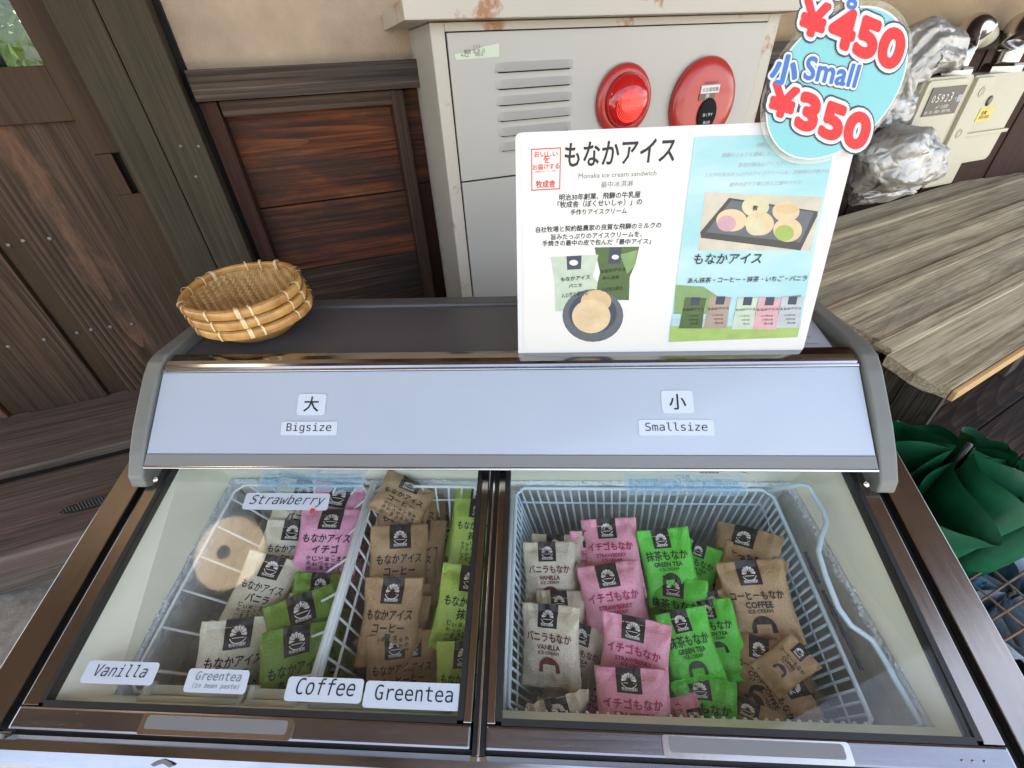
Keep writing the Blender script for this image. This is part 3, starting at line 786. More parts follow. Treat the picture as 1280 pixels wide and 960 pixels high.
write(t_, '00 - 00 - 0000 - 000 MPa', wfr(1.703, yy, 1.141), wfr(1.82, yy, 1.141), U, Nn, eps=.0006)
obj('lettering', t_, 'plastic_cream', dp)
obj('digit_frame', MB().box((1.828, MO - .0156, 1.166), (1.848, MO - .0151, 1.184)), 'ink_lightgrey', dp)
obj('data_plate', MB().box((1.668, MO - .0135, 1.043), (1.715, MO - .0122, 1.072)), 'meter_dark', mt_)
obj('data_plate', MB().box((1.735, MO - .0135, 1.022), (1.79, MO - .0122, 1.070)), 'ink_lightgrey', mt_)
obj('round_mark', MB().lathe([(.0145, 0), (.0145, .0012), (.0005, .0012)], Matrix.Translation(wfr(2.035, MO + .0038, 1.155)) @ Rx, 28), 'meter_dark', mt_)
yt = obj('warning_tag', MB().box((2.012, MO + .0022, 1.098), (2.082, MO + .0038, 1.136)), 'yellow_tag', mt_, 'yellow warning tag')
t_ = MB(); write(t_, '注意', wfr(2.024, MO, 1.118), wfr(2.05, MO, 1.118), U, Nn, eps=-.0018, hs=.8, bold=.03); write(t_, '000-000', wfr(2.022, MO, 1.104), wfr(2.072, MO, 1.104), U, Nn, eps=-.0018)
obj('lettering', t_, 'ink_black', yt)
obj('bracket', MB().box((1.93, MO - .006, 1.055), (2.21, MO + .09, 1.066), 0, .002).box((1.93, MO + .01, .90), (2.08, MO + .07, 1.054), 0, .008), 'meter_body', mt_)
for cx_, r_ in ((1.862, .040), (2.105, .043)):
    nn = MB(); Mt = Matrix.Translation(wfr(cx_, MO + .05, 1.222))
    nn.lathe([(r_ * 1.14, 0), (r_ * 1.18, .004), (r_ * 1.18, .022), (r_ * 1.1, .028), (r_, .030)], Mt, 6, smooth=False)
    obj('pipe_nut', nn, 'chrome', mt_)
    p = MB(); p.tube([wfr(cx_, MO + .05, 1.25 + .006 * k) for k in range(8)] + [wfr(cx_ + .01 + .055 * (1 - cos(t)), MO + .05 + .03 * sin(t), 1.295 + .055 * sin(t)) for t in [pi * k / 20 for k in range(1, 16)]], r_ * .80, 20)
    obj('elbow_pipe', p, 'chrome', mt_)
p = MB(); p.tube([wfr(1.97, MO + .11, 1.22), wfr(1.97, MO + .11, 1.28)] + [wfr(1.97 + .05 * (1 - cos(t)), MO + .11, 1.28 + .05 * sin(t)) for t in [pi * k / 20 for k in range(1, 16)]], .033, 18)
obj('elbow_pipe', p, 'meter_body', mt_)
# crumpled silver insulation wraps
def foil(pts, rads, seed, label):
    m_ = MB(); P = [V(p) for p in pts]; n = 72; nv = 54
    def fn(u, v_):
        s_ = v_ * (len(P) - 1); i = min(int(s_), len(P) - 2); t = s_ - i; t2 = t * t * (3 - 2 * t)
        c_ = P[i].lerp(P[i + 1], t); r_ = rads[i] + (rads[i + 1] - rads[i]) * t2
        d = (P[-1] - P[0]).normalized() * .5 + (P[i + 1] - P[i]).normalized() * .5; d.normalize(); a = d.cross(V((0, 0, 1)))
        a = a.normalized() if a.length > .1 else V((1, 0, 0)); b = d.cross(a)
        th = 2 * pi * u
        q = V((cos(th), sin(th), v_ * 2.0)) * .85
        c1 = 1 - abs(noise.noise(q * 1.5 + V((seed, 0, 0)))) * 2
        c2 = 1 - abs(noise.noise(q * 3.6 + V((seed, 3, 0)))) * 2
        c3 = 1 - abs(noise.noise(q * 8.5 + V((seed, 3, 6)))) * 2
        rr = r_ * (.82 + .17 * c1 + .05 * c2 + .015 * c3 - .10 + .30 * noise.noise(q * .8 + V((seed, 8, 8))))
        return c_ + (a * cos(th) + b * sin(th)) * rr + d * .010 * noise.noise(q * 3 + V((0, seed, 0)))
    m_.grid(fn, n, nv, closed_u=True, smooth=True)
    k0 = len(m_.v); m_.v += [tuple(P[0]), tuple(P[-1])]
    for i in range(n):
        m_.f.append((k0, (i + 1) % n, i)); m_.m.append(0); m_.sm.append(False)
        b0 = nv * n; m_.f.append((k0 + 1, b0 + i, b0 + (i + 1) % n)); m_.m.append(0); m_.sm.append(False)
    o = obj('foil_wrap', m_, 'foil'); return tag(o, label, 'pipe insulation')
def W3(x, y, off): return hit(x, y, PW(off))
foil([W3(1112, 130, .9), W3(1122, 90, .9), W3(1150, 62, .89), W3(1185, 62, .87), W3(1200, 82, .87)], [.07, .075, .085, .06, .012], 1.3, 'crumpled silver foil wrap above the gas meter, next to its pipe elbow')
foil([W3(1062, 232, .86), W3(1085, 205, .82), W3(1110, 200, .79), W3(1140, 200, .78), W3(1165, 205, .785), W3(1180, 190, .80)], [.05, .085, .10, .085, .055, .015], 4.1, 'crumpled silver foil bag lying on the bench under the gas meter')
foil([W3(1070, 245, .86), W3(1100, 236, .84), W3(1142, 240, .82)], [.035, .045, .010], 7.7, 'flat end of silver foil tucked beneath the larger foil bag')
foil([W3(1095, 165, .90), W3(1112, 135, .90), W3(1130, 112, .90), W3(1140, 95, .90)], [.07, .08, .06, .03], 9.2, 'silver foil sleeve running down between price circle and meter')

lowp = thing('low_platform', 'low dark plank platform in front of the bench, behind the umbrellas', 'platform', (1.6, 0, 0), BA)
for i in range(6):
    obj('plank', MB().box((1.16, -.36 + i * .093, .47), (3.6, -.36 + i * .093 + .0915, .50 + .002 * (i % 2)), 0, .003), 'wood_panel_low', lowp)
for p_ in (1.25, 3.2):
    obj('leg', MB().box((p_, -.33, .0), (p_ + .06, -.27, .4695), 0, .003), 'wood_skirt', lowp)
    obj('leg', MB().box((p_, .09, .0), (p_ + .06, .15, .4695), 0, .003), 'wood_skirt', lowp)

shading = thing('shading_roof', 'added unseen low board pent roof over the bench and the gas meter', 'light blocker', wfr(2.4, 1.0, 1.8), WA)  # unseen boards added to keep sky light off the meter and bench
for i in range(3, 8):
    obj('board', MB().box((1.3, .16 + i * .105, 1.80 + .02 * i), (4.2, .16 + i * .105 + .103, 1.815 + .02 * i), 0, .002), 'wood_red', shading)

# ================================================================== ICE CREAM FREEZER
fz = thing('freezer', 'grey and stainless display freezer with two glass lids and a sloping pale blue sign panel', 'freezer', (0, .25, 0))
def gbox(mb, X0, X1, v0, v1, w0, w1, mi=0, bev=.0):
    M = Matrix(((1, 0, 0, 0), (0, GS.y, GN.y, G0.y), (0, GS.z, GN.z, G0.z), (0, 0, 0, 1)))
    return mb.box((X0, v0, w0), (X1, v1, w1), mi, bev, M)
obj('body', MB().box((-.53, -.033, .05), (.53, .0, .735), 0, .004).box((-.53, .0, .05), (-.475, .56, .735), 0, .004).box((.475, .0, .05), (.53, .56, .735), 0, .004).box((-.475, .50, .05), (.475, .56, .95), 0, .004).box((-.475, .0, .05), (.475, .50, .50)), 'body_white', fz)
# liner: cream collar under the glass, frosted wall below
def ring(mb, a, b, mi=0):                             # two 4-point rings -> sloping collar (seen from inside)
    mb.add(list(a) + list(b), [(i, (i + 1) % 4, 4 + (i + 1) % 4, 4 + i) for i in range(4)], mi)
ra = [gp(-.466, -.004, -.004), gp(.466, -.004, -.004), gp(.466, .315, -.004), gp(-.466, .315, -.004)]
rb = [gp(-.416, .006, -.030), gp(.452, .006, -.030), V((.437, .305, .800)), V((-.437, .305, .800))]
m_ = MB(); ring(m_, ra, rb); obj('liner_collar', m_, 'liner_cream', fz)
# frosted wall, finely bumped
def fr_wall(p, q, nu, nv=16, amp=.004):
    def fn(u, v_):
        a = p[0].lerp(p[1], u); b = q[0].lerp(q[1], u); c = a.lerp(b, v_)
        n_ = (p[1] - p[0]).cross(q[0] - p[0]).normalized()
        return c + n_ * amp * (noise.noise(c * 22) + .5 * noise.noise(c * 60)) * min(1, v_ * 8)
    return fn
rc = [V((-.405, .02, .52)), V((.405, .02, .52)), V((.40, .325, .52)), V((-.425, .325, .52))]
m_ = MB()
for i in range(4): m_.grid(fr_wall((rb[i], rb[(i + 1) % 4]), (rc[i], rc[(i + 1) % 4]), 0), 60, 16)
m_.grid(lambda u, v_: V((-.43 + .88 * u, .015 + .315 * v_, .522 + .004 * noise.noise(V((u * 20, v_ * 8, 0))))), 60, 20)
obj('frosted_wall', m_, 'frost_wall', fz)
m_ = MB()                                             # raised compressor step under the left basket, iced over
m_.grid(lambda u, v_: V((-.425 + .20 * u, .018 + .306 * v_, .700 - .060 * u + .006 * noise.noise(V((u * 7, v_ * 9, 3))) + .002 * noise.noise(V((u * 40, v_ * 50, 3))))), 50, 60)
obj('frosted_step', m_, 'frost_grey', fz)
# crust of ice along the collar
m_ = MB(); random.seed(5)
def crust(a, b, n, r):
    d = b - a
    for i in range(n):
        p = a + d * ((i + random.random()) / n) + V((random.uniform(-.003, .003), random.uniform(-.003, .003), random.uniform(-.006, .002)))
        s_ = r * random.uniform(.5, 1.4)
        o_ = [V((random.gauss(0, 1), random.gauss(0, 1), random.gauss(0, 1))).normalized() * s_ for _ in range(4)]
        m_.add([p + q for q in o_], [(0, 1, 2), (0, 2, 3), (0, 3, 1), (1, 3, 2)])
crust(rb[2], rb[3], 700, .0026); crust(rb[3], rb[0], 700, .0024); crust(rb[1], rb[2], 300, .0018)
obj('ice_crust', m_, 'frost_white', fz, kind='stuff')
m_ = MB()                                             # soft rime creeping down from the collar
for a, b, dep in ((rb[3], rb[0], .040), (rb[2], rb[3], .020), (rb[1], rb[2], .022)):
    inw = V((0, 0, 1)).cross(b - a).normalized()
    if inw.dot(V((0, .15, .7)) - a) < 0: inw = -inw
    def rf(u, v_, a=a, b=b, inw=inw, dep=dep):
        c = a.lerp(b, u); k = dep * (1 + .5 * noise.noise(V((u * 14, 3, dep * 99))))
        return c + V((0, 0, .001 - k * v_)) + inw * (.0015 + .004 * sin(pi * min(1, v_ * 1.3)) ** 1 * (.7 + noise.noise(V((u * 60, v_ * 6, dep)))) - .005 * max(0, v_ - .8))
    m_.grid(rf, 160, 10)
obj('rime', m_, 'frost_white', fz, kind='stuff')
# outer stainless strips beside the glass, front strip
for sx in (-1, 1):
    m_ = MB(); gbox(m_, min(sx * .4965, sx * .535), max(sx * .4965, sx * .535), -.028, .40, -.05, .0035, 0, .0015)
    obj('side_strip', m_, 'steel_side', fz)
    m_ = MB(); gbox(m_, min(sx * .485, sx * .4962), max(sx * .485, sx * .4962), -.028, .40, -.05, -.006)
    obj('gap_strip', m_, 'rubber', fz)
m_ = MB()
prof = [(-.030, -.004), (-.034, -.0015), (-.042, -.002), (-.054, -.006), (-.066, -.0145), (-.074, -.026), (-.078, -.042), (-.078, -.09), (-.0295, -.09)]
m_.prism(prof, lambda p, d: gp(d, p[0], p[1]), -.534, .534)
fo = obj('front_strip', m_, 'steel_polished', fz)
m_ = MB(); m_.prism([(0, 0), (.004, .002), (.012, .0045), (.02, .002), (.0245, 0), (.02, -.0015), (.012, .001), (.004, -.0015)], lambda p, d: gp(-.322 + p[0], -.0475 + p[1], -.004 + d), 0, .0022)
obj('rivet_clip', m_, 'grey_trim', fo)
m_ = MB(); gbox(m_, -.49, .49, -.0305, -.026, -.05, -.008); obj('gap_strip', m_, 'rubber', fz)
m_ = MB(); gbox(m_, -.006, .0065, -.03, .40, -.03, -.003); obj('gap_strip', m_, 'rubber', fz)
m_ = MB(); gbox(m_, -.0008, .0016, -.03, .40, -.003, .0015, 0, .0004); obj('centre_bead', m_, 'chrome', fz)
# lids
lids = {}
for nme, X0, X1 in (('l', -.485, -.0075), ('r', .0075, .485)):
    gX0 = X0 + (.0215 if nme == 'l' else .0115); gX1 = X1 - (.0115 if nme == 'l' else .0215)
    m_ = MB(); gbox(m_, gX0 - .001, gX1 + .001, -.003, .40, -.001, .003)
    lid = obj('glass_lid', m_, 'freezer_glass', fz, ('left' if nme == 'l' else 'right') + ' glass lid')
    lids[nme] = lid
    m_ = MB()
    gbox(m_, X0, gX0 - .003, -.0055, .40, -.012, .0035, 0, .001)
    obj('side_rail', m_, 'steel_side', lid); m_ = MB()
    gbox(m_, gX1 + .003, X1, -.0055, .40, -.012, .0035, 0, .001)
    obj('side_rail', m_, 'steel_side', lid)
    m_ = MB(); gbox(m_, X0, X1, -.0255, -.0062, -.014, .0045, 0, .0022)
    fr0 = obj('front_rail', m_, 'steel_brushed', lid)
    m_ = MB()
    gbox(m_, gX0 - .003, gX0 + .003, -.003, .40, -.010, .0045); gbox(m_, gX1 - .003, gX1 + .003, -.003, .40, -.010, .0045)
    gbox(m_, gX0 + .003, gX1 - .003, -.0062, -.0005, -.010, .0045)
    obj('gasket', m_, 'rubber', lid)
    hx = (-.345, -.185) if nme == 'l' else (.175, .345)
    m_ = MB(); m_.prism(rrect(hx[0], -.0248, hx[1], -.0078, .003), lambda p, d: gp(p[0], p[1], .0046 + d), 0, .0012)
    obj('finger_grip', m_, 'chrome', lid)
    m_ = MB(); m_.prism(rrect(hx[0] + .006, -.0205, hx[1] - .006, -.0092, .003), lambda p, d: gp(p[0], p[1], .0059 + d), 0, .0004)
    obj('grip_hollow', m_, 'grey_trim', lid)
m_ = MB()
for X_ in (.440, .449, .459): m_.lathe([(.0011, 0), (.001, .0006), (.0003, .001)], Matrix.Translation(gp(X_, -.0175, .0046)), 8)
obj('rivet', m_, 'steel_polished', lids['r'])
# sign panel with its trims
def fbox(mb, X0, X1, v0, v1, w0, w1, mi=0, bev=0):
    M = Matrix(((1, 0, 0, 0), (0, FS.y, FN.y, F0.y), (0, FS.z, FN.z, F0.z), (0, 0, 0, 1)))
    return mb.box((X0, v0, w0), (X1, v1, w1), mi, bev, M)
m_ = MB(); fbox(m_, -.474, .474, .0165, .130, -.012, .0); obj('sign_panel', m_, 'fascia_enamel', fz, 'pale blue sloping sign panel')
m_ = MB(); fbox(m_, -.474, .474, .000, .0160, -.012, .0012, 0, .0008); obj('lower_trim', m_, 'grey_trim', fz)
m_ = MB(); fbox(m_, -.474, .474, -.0035, -.0003, -.012, .002, 0, .0008); obj('trim_bead', m_, 'chrome', fz)
m_ = MB(); fbox(m_, -.474, .474, .1305, .1345, -.010, .0025, 0, .001); obj('trim_bead', m_, 'chrome', fz)
m_ = MB()
prof = [(.3405, .9895), (.3425, .9925), (.346, .9950), (.352, .9972), (.360, .9985), (.366, .9988), (.366, .975), (.3405, .975)]
m_.prism(prof, lambda p, d: V((d, p[0], p[1])), -.474, .474); obj('nosing', m_, 'steel_polished', fz, 'mirror bright nosing strip')
obj('top_panel', MB().box((-.474, .3665, .968), (.474, .530, .988), 0, .001), 'top_grey', fz)
obj('top_rear', MB().box((-.50, .5305, .95), (.50, .56, .992), 0, .004), 'top_grey', fz)
# end caps
prof = [(.2335, .868), (.226, .878), (.229, .886), (.252, .906), (.280, .931), (.306, .956), (.330, .983), (.345, .9985), (.358, 1.0035), (.38, 1.004), (.555, 1.003), (.56, .95), (.56, .80), (.33, .80), (.30, .87)]
prof2 = [(.2335, .868), (.222, .876), (.226, .892), (.247, .917), (.272, .942), (.300, .966), (.326, .988), (.345, 1.0005), (.36, 1.004), (.40, 1.0045), (.555, 1.003), (.56, .95), (.56, .80), (.33, .80), (.30, .87)]
for sx in (-1, 1):
    a, b = sorted((sx * .4765, sx * .4985))
    m_ = MB(); bm = bmesh.new()
    n = len(prof2)
    vs_ = [bm.verts.new((a, p[0], p[1])) for p in prof2] + [bm.verts.new((b, p[0], p[1])) for p in prof2]
    bm.faces.new(vs_[:n][::-1]); bm.faces.new(vs_[n:])
    for i in range(n): bm.faces.new((vs_[i], vs_[(i + 1) % n], vs_[n + (i + 1) % n], vs_[n + i]))
    bmesh.ops.recalc_face_normals(bm, faces=bm.faces[:])
    bmesh.ops.bevel(bm, geom=list(bm.edges), offset=.003, segments=3, profile=.5, affect='EDGES')
    bm.verts.index_update()
    m_.add([v_.co.copy() for v_ in bm.verts], [[l.vert.index for l in f.loops] for f in bm.faces], 0, False); bm.free()
    obj('end_cap', m_, 'grey_cap', fz)
    X_ = sx * .474
    m_ = MB(); m_.lathe([(.0042, 0), (.0040, .0015), (.002, .0028), (.0003, .003)], Matrix.Translation(V((X_ - sx * .006, .232, .881))) @ Matrix.Rotation(radians(50), 4, 'X'), 14)
    obj('screw', m_, 'chrome', fz)
# stickers on the sign panel
def sticker(parent, pl_fn, X0, v0, X1, v1, r, texts, label, skew=0, mat='sticker_white', th=.0006, w0=.0003, ink='ink_black'):
    m_ = MB()
    pts = rrect(0, 0, 1, 1, 0)  # unused
    pts = rrect(X0, v0, X1, v1, r)
    sh = lambda p: (p[0] + skew * (p[1] - v0), p[1])
    m_.prism([sh(p) for p in pts], lambda p, d: pl_fn(p[0], p[1], d), w0, w0 + th)
    o = obj('sticker', m_, mat, parent, label)
    t_ = MB()
    for body, a0, b0, a1, hs, bold, shear in texts:
        P0 = pl_fn(*sh((X0 + (X1 - X0) * a0, v0 + (v1 - v0) * b0)), w0 + th); P1 = pl_fn(*sh((X0 + (X1 - X0) * a1, v0 + (v1 - v0) * b0)), w0 + th)
        upv = pl_fn(X0 + skew * .01, v0 + .01, 0) - pl_fn(X0, v0, 0)
        mono = all(ord(c) < 128 for c in body)
        write(t_, body, P0, P1, upv, pl_fn(0, 0, 1) - pl_fn(0, 0, 0), eps=.0003, hs=hs, bold=bold, mono=mono, shear=shear)
    obj('lettering', t_, ink, o)
    return o
sp = [o for o in fz.children if o.name.startswith('sign_panel')][0]
sticker(sp, fp, -.2695, .0690, -.2300, .0985, .004, [('大', .24, .22, .76, 1, .012, 0)], 'small white sticker reading 大')
sticker(sp, fp, -.2885, .0415, -.2105, .0600, .003, [('Bigsize', .10, .30, .90, .95, .0, 0)], 'white sticker reading Bigsize')
sticker(sp, fp, .2205, .0700, .2610, .1000, .004, [('小', .24, .22, .76, 1, .012, 0)], 'small white sticker reading 小')
sticker(sp, fp, .1890, .0410, .2840, .0615, .003, [('Smallsize', .09, .30, .91, .95, .0, 0)], 'white sticker reading Smallsize')
# stickers on the lids
def lidst(lid, corners, texts, label, mat='sticker_white', r=.0035, ink='ink_black'):
    (X0, va), (X1, vb), (X2, vc), (X3, vd) = corners   # TL TR BR BL
    v0 = (vc + vd) / 2; v1 = (va + vb) / 2; xa = X3; xb = X2
    skew = ((X0 - X3) + (X1 - X2)) / 2 / (v1 - v0)
    return sticker(lids[lid], gp, xa, v0, xb, v1, r, texts, label, skew, mat, .0005, .0033, ink)
lidst('l', ((-.334, .232), (-.221, .230), (-.217, .207), (-.334, .209)), [('Strawberry', .07, .32, .95, 1.0, .0, .25)], 'white sticker reading Strawberry')
sb_ = MB()
sb_.prism([(-.236 + .0035 * cos(t), .2075 + .0035 * sin(t) * (1 - .3 * sin(t))) for t in [2 * pi * k / 14 for k in range(14)]], lambda p, d: gp(p[0], p[1], .0046 + d), 0, .0003)
obj('berry_print', sb_, 'ink_red', lids['l'])
lidst('l', ((-.431, .0355), (-.356, .0355), (-.352, .0150), (-.434, .0150)), [('Vanilla', .15, .32, .87, 1.0, .0, .2)], 'white sticker reading Vanilla')
lidst('l', ((-.317, .0315), (-.249, .0315), (-.247, .0105), (-.315, .0105)), [('Greentea', .14, .52, .88, .95, .0, .1), ('(in bean paste)', .13, .20, .88, .9, 0, .1)], 'white sticker reading Greentea in bean paste', ink='ink_grey')
lidst('l', ((-.205, .0275), (-.1225, .0275), (-.1225, .0065), (-.204, .0065)), [('Coffee', .13, .28, .90, 1.05, .0, .1)], 'white sticker reading Coffee')
lidst('l', ((-.1205, .0262), (-.018, .0262), (-.018, .0035), (-.1205, .0035)), [('Greentea', .11, .30, .90, 1.0, .0, 0)], 'large white sticker reading Greentea')
# clear notices at the back of the lids
def notice(lid, X0, X1, v0, v1, label):
    m_ = MB(); m_.prism(rrect(X0, v0, X1, v1, .003), lambda p, d: gp(p[0], p[1], .0033 + d), 0, .0004)
    o = obj('notice_film', m_, 'notice', lids[lid], label)
    t_ = MB()
    lines = ['ご注意', 'ガラス戸は静かに開閉してください。冷気がにげますので必ず閉めてください。', '商品を取り出した後は必ず戸を閉めてください。霜つきの原因になります。',
             '庫内に手や物を入れたままにしないでください。けがをするおそれがあります。', 'アイスクリーム以外のものを入れないでください。']
    W_ = X1 - X0
    for i, s_ in enumerate(lines):
        y = v1 - .006 - i * (v1 - v0 - .008) / 4.6
        if i == 0: write(t_, s_, gp(X0 + W_ * .44, y, .0037), gp(X0 + W_ * .56, y, .0037), GS, GN, eps=.0003)
        else:
            h = len(s_) // 2
            write(t_, s_[:h], gp(X0 + W_ * .04, y, .0037), gp(X0 + W_ * .48, y, .0037), GS, GN, eps=.0003, res=1, hs=1.15, bold=.02, nb=2)
            write(t_, s_[h:], gp(X0 + W_ * .52, y, .0037), gp(X0 + W_ * .96, y, .0037), GS, GN, eps=.0003, res=1, hs=1.15, bold=.02, nb=2)
    obj('lettering', t_, 'ink_paleblue', o)
m, nt, N, L, bs = nm('notice')
N.remove(bs); tr = N.new('ShaderNodeBsdfTransparent'); df = N.new('ShaderNodeBsdfDiffuse'); df.inputs[0].default_value = (.42, .62, .72, 1)
mx = N.new('ShaderNodeMixShader'); mx.inputs[0].default_value = .22
L.new(tr.outputs[0], mx.inputs[1]); L.new(df.outputs[0], mx.inputs[2]); L.new(mx.outputs[0], [n for n in N if n.type == 'OUTPUT_MATERIAL'][0].inputs[0])
notice('l', -.326, -.176, .234, .268, 'pale blue printed notice')
notice('r', .172, .325, .233, .262, 'pale blue printed notice')
bc = MB()
for k in range(16):
    x = .272 + k * .0016
    gbox(bc, x, x + (.0011 if k % 3 else .0006), .2635, .2715, .0035, .0038)
for k in range(4): bc.tube([gp(.300 + .003 * k, .272 - .001 * k, .0036), gp(.335 - .002 * k, .2635 + .001 * k, .0036)], .0003, 4)
obj('printed_symbols', bc, 'ink_grey', lids['r'], kind='stuff')
# data sheet lying on the top panel, right rear corner
m_ = MB(); z_ = .9885
q = [hit(*p, PZ(z_)) for p in ((1012, 395), (1045, 440), (985, 441), (985, 395))]
m_.add([tuple(a) for a in q], [(0, 3, 2, 1)])
o = obj('rating_label', m_, 'sticker_white', fz, 'printed rating label on the top panel')
t_ = MB()
for i in range(6):
    y = .361 + .020 * (i + .4) - .0
    write(t_, '使用上の注意 電源 100V 50/60Hz 消費電力'[: 24 - i * 2], V((.375, .372 + .018 * i, z_)), V((.452 - .001 * i, .372 + .018 * i, z_)), V((0, 1, 0)), V((0, 0, 1)), eps=.0003)
obj('lettering', t_, 'ink_grey', o)

# ================================================================== WIRE BASKETS
WR = .0017
def lz(z0, k): return lambda X, y: V((X, y, z0 + k * y))
def basket(name, label, X0, X1, y0, y1, zf, mat, taper, depth, nside, nfront, bar=.0028, handles=True, floor=(6, 5), hoops=(.16, 1.0)):
    t = thing(name, label, 'wire basket', ((X0 + X1) / 2, (y0 + y1) / 2, .53))
    b = V((0, 0, -depth))
    r_ = .012
    rim = [zf(*p) for p in ((X0 + r_, y0), (X1 - r_, y0), (X1, y0 + r_), (X1, y1 - r_), (X1 - r_, y1), (X0 + r_, y1), (X0, y1 - r_), (X0, y0 + r_))]
    m_ = MB(); m_.tube(rim, bar, 8, closed=True); obj('rim', m_, mat, t)
    def lo(X, y, k):                                  # point of the tapered side at depth fraction k
        cx_, cy_ = (X0 + X1) / 2, (y0 + y1) / 2
        return zf(cx_ + (X - cx_) * (1 - taper[0] * k / (X1 - X0) * 2), cy_ + (y - cy_) * (1 - taper[1] * k / (y1 - y0) * 2)) + b * k
    for k in hoops:
        m_ = MB(); m_.tube([lo(*p, k) for p in ((X0, y0), (X1, y0), (X1, y1), (X0, y1))], WR * 1.3, 6, closed=True); obj('hoop', m_, mat, t)
    for side, (n, f) in dict(a=(nside, lambda s: (X0, y0 + (y1 - y0) * s)), b=(nside, lambda s: (X1, y0 + (y1 - y0) * s)), c=(nfront, lambda s: (X0 + (X1 - X0) * s, y0)), d=(nfront, lambda s: (X0 + (X1 - X0) * s, y1))).items():
        m_ = MB()
        for i in range(n):
            p = f((i + .5) / n); m_.tube([lo(*p, 0), lo(*p, 1)], WR, 5)
        obj('side_wires', m_, mat, t, kind='stuff')
    if not floor[0]: return t
    m_ = MB()
    for i in range(floor[0]):
        s = (i + .5) / floor[0]; m_.tube([lo(X0 + (X1 - X0) * s, y0, 1), lo(X0 + (X1 - X0) * s, y1, 1)], WR, 5)
    for i in range(floor[1]):
        s = (i + .5) / floor[1]; m_.tube([lo(X0, y0 + (y1 - y0) * s, 1.0), lo(X1, y0 + (y1 - y0) * s, 1.0)], WR, 5)
    obj('floor_wires', m_, mat, t, kind='stuff')
    return t
zR = lz(.752, .14)
rbk = basket('wire_basket', 'large pale blue wire basket filling the right half of the freezer', .025, .405, .012, .295, zR, 'blue_wire', (.05, .03), .17, 26, 30)
m_ = MB()                                             # outer carrying wire and the corner loop
oc = [(975, 627), (990, 614), (1001, 605), (1012, 608), (1030, 640), (1033, 655), (1026, 672), (1023, 690), (1032, 720), (1048, 760), (1064, 782), (1090, 800), (1104, 822), (1122, 855), (1152, 906), (1140, 912), (1104, 911)]
pts = [zR(.399, .292)] + [hit(x, y, PG(-.038)) for x, y in oc[2:]]
m_.tube(pts, .0032, 8); obj('carrying_wire', m_, 'blue_wire', rbk)
m_ = MB(); m_.tube([zR(.03, .012) + V((0, 0, .006)), zR(.40, .012) + V((0, 0, .006))], .0045, 8)
for i in range(34):
    X_ = .034 + i * .0108; m_.tube([zR(X_, .016) + V((0, 0, .008)), zR(X_, .0165) + V((0, .0, .0135))], .0018, 5)
obj('front_bar', m_, 'white_wire', rbk)
m_ = MB(); m_.tube([zR(.020, .01), zR(.020, .29)], .003, 6); m_.tube([zR(.0125, .01), zR(.0125, .29)], .0028, 6)
for i in range(14): m_.tube([zR(.0125, .02 + i * .02), zR(.020, .02 + i * .02)], .0016, 5)
obj('side_ladder', m_, 'white_wire', rbk)
for i, (a, b) in enumerate((((1006, 690), (1024, 728)), ((1028, 738), (1078, 838)))):
    m_ = MB(); p = hit(*a, PG(-.050)); q = hit(*b, PG(-.050))
    m_.tube([p + (q - p) * (k / 16) + V((0, 0, .0016 * noise.noise(V((k * .9, i, 0))))) for k in range(17)], [.002 + .0016 * abs(noise.noise(V((k * 1.3, i, 3)))) for k in range(17)], 6)
    obj('tape_strip', m_, 'ink_navy', rbk)
zL = lz(.762, .16)
lbk = basket('wire_basket', 'white wire basket in the left half, mostly bare at its left side', -.412, -.200, .02, .285, zL, 'white_wire', (.10, .02), .085, 6, 6, bar=.0022, floor=(0, 0), hoops=(1.0,))
mbk = basket('wire_basket', 'narrow white wire basket holding the big coffee and lime packets', -.190, -.026, .006, .285, zL, 'white_wire', (.035, .02), .17, 13, 8, bar=.0024)
m_ = MB(); m_.tube([zL(-.1955, .0) + V((0, 0, .004)), zL(-.1955, .285) + V((0, 0, .004))], .0032, 8); m_.tube([zL(-.1905, .0) + V((0, 0, .004)), zL(-.1905, .285) + V((0, 0, .004))], .0026, 8)
obj('divider_bar', m_, 'white_wire', mbk)
# pale plastic hangers along the front of the left half
hr = thing('basket_hanger', 'pale greenish plastic hanger rail along the front of the left glass', 'rail', (-.22, .012, .765))
for X0_, X1_ in ((-.378, -.262), (-.257, -.199), (-.186, -.032)):
    def pf(p, d): return gp(p[0], .0035 + p[1], -.030)
    m_ = MB(); gbox(m_, X0_, X1_, .001, .007, -.034, -.016, 0, .002); gbox(m_, X0_ + .002, X1_ - .002, .007, .017, -.034, -.028, 0, .0015); gbox(m_, X0_, X0_ + .005, .0045, .0195, -.034, -.019, 0, .0015); gbox(m_, X1_ - .005, X1_, .0045, .0195, -.034, -.019, 0, .0015)
    obj('clip', m_, 'plastic_cream', hr)

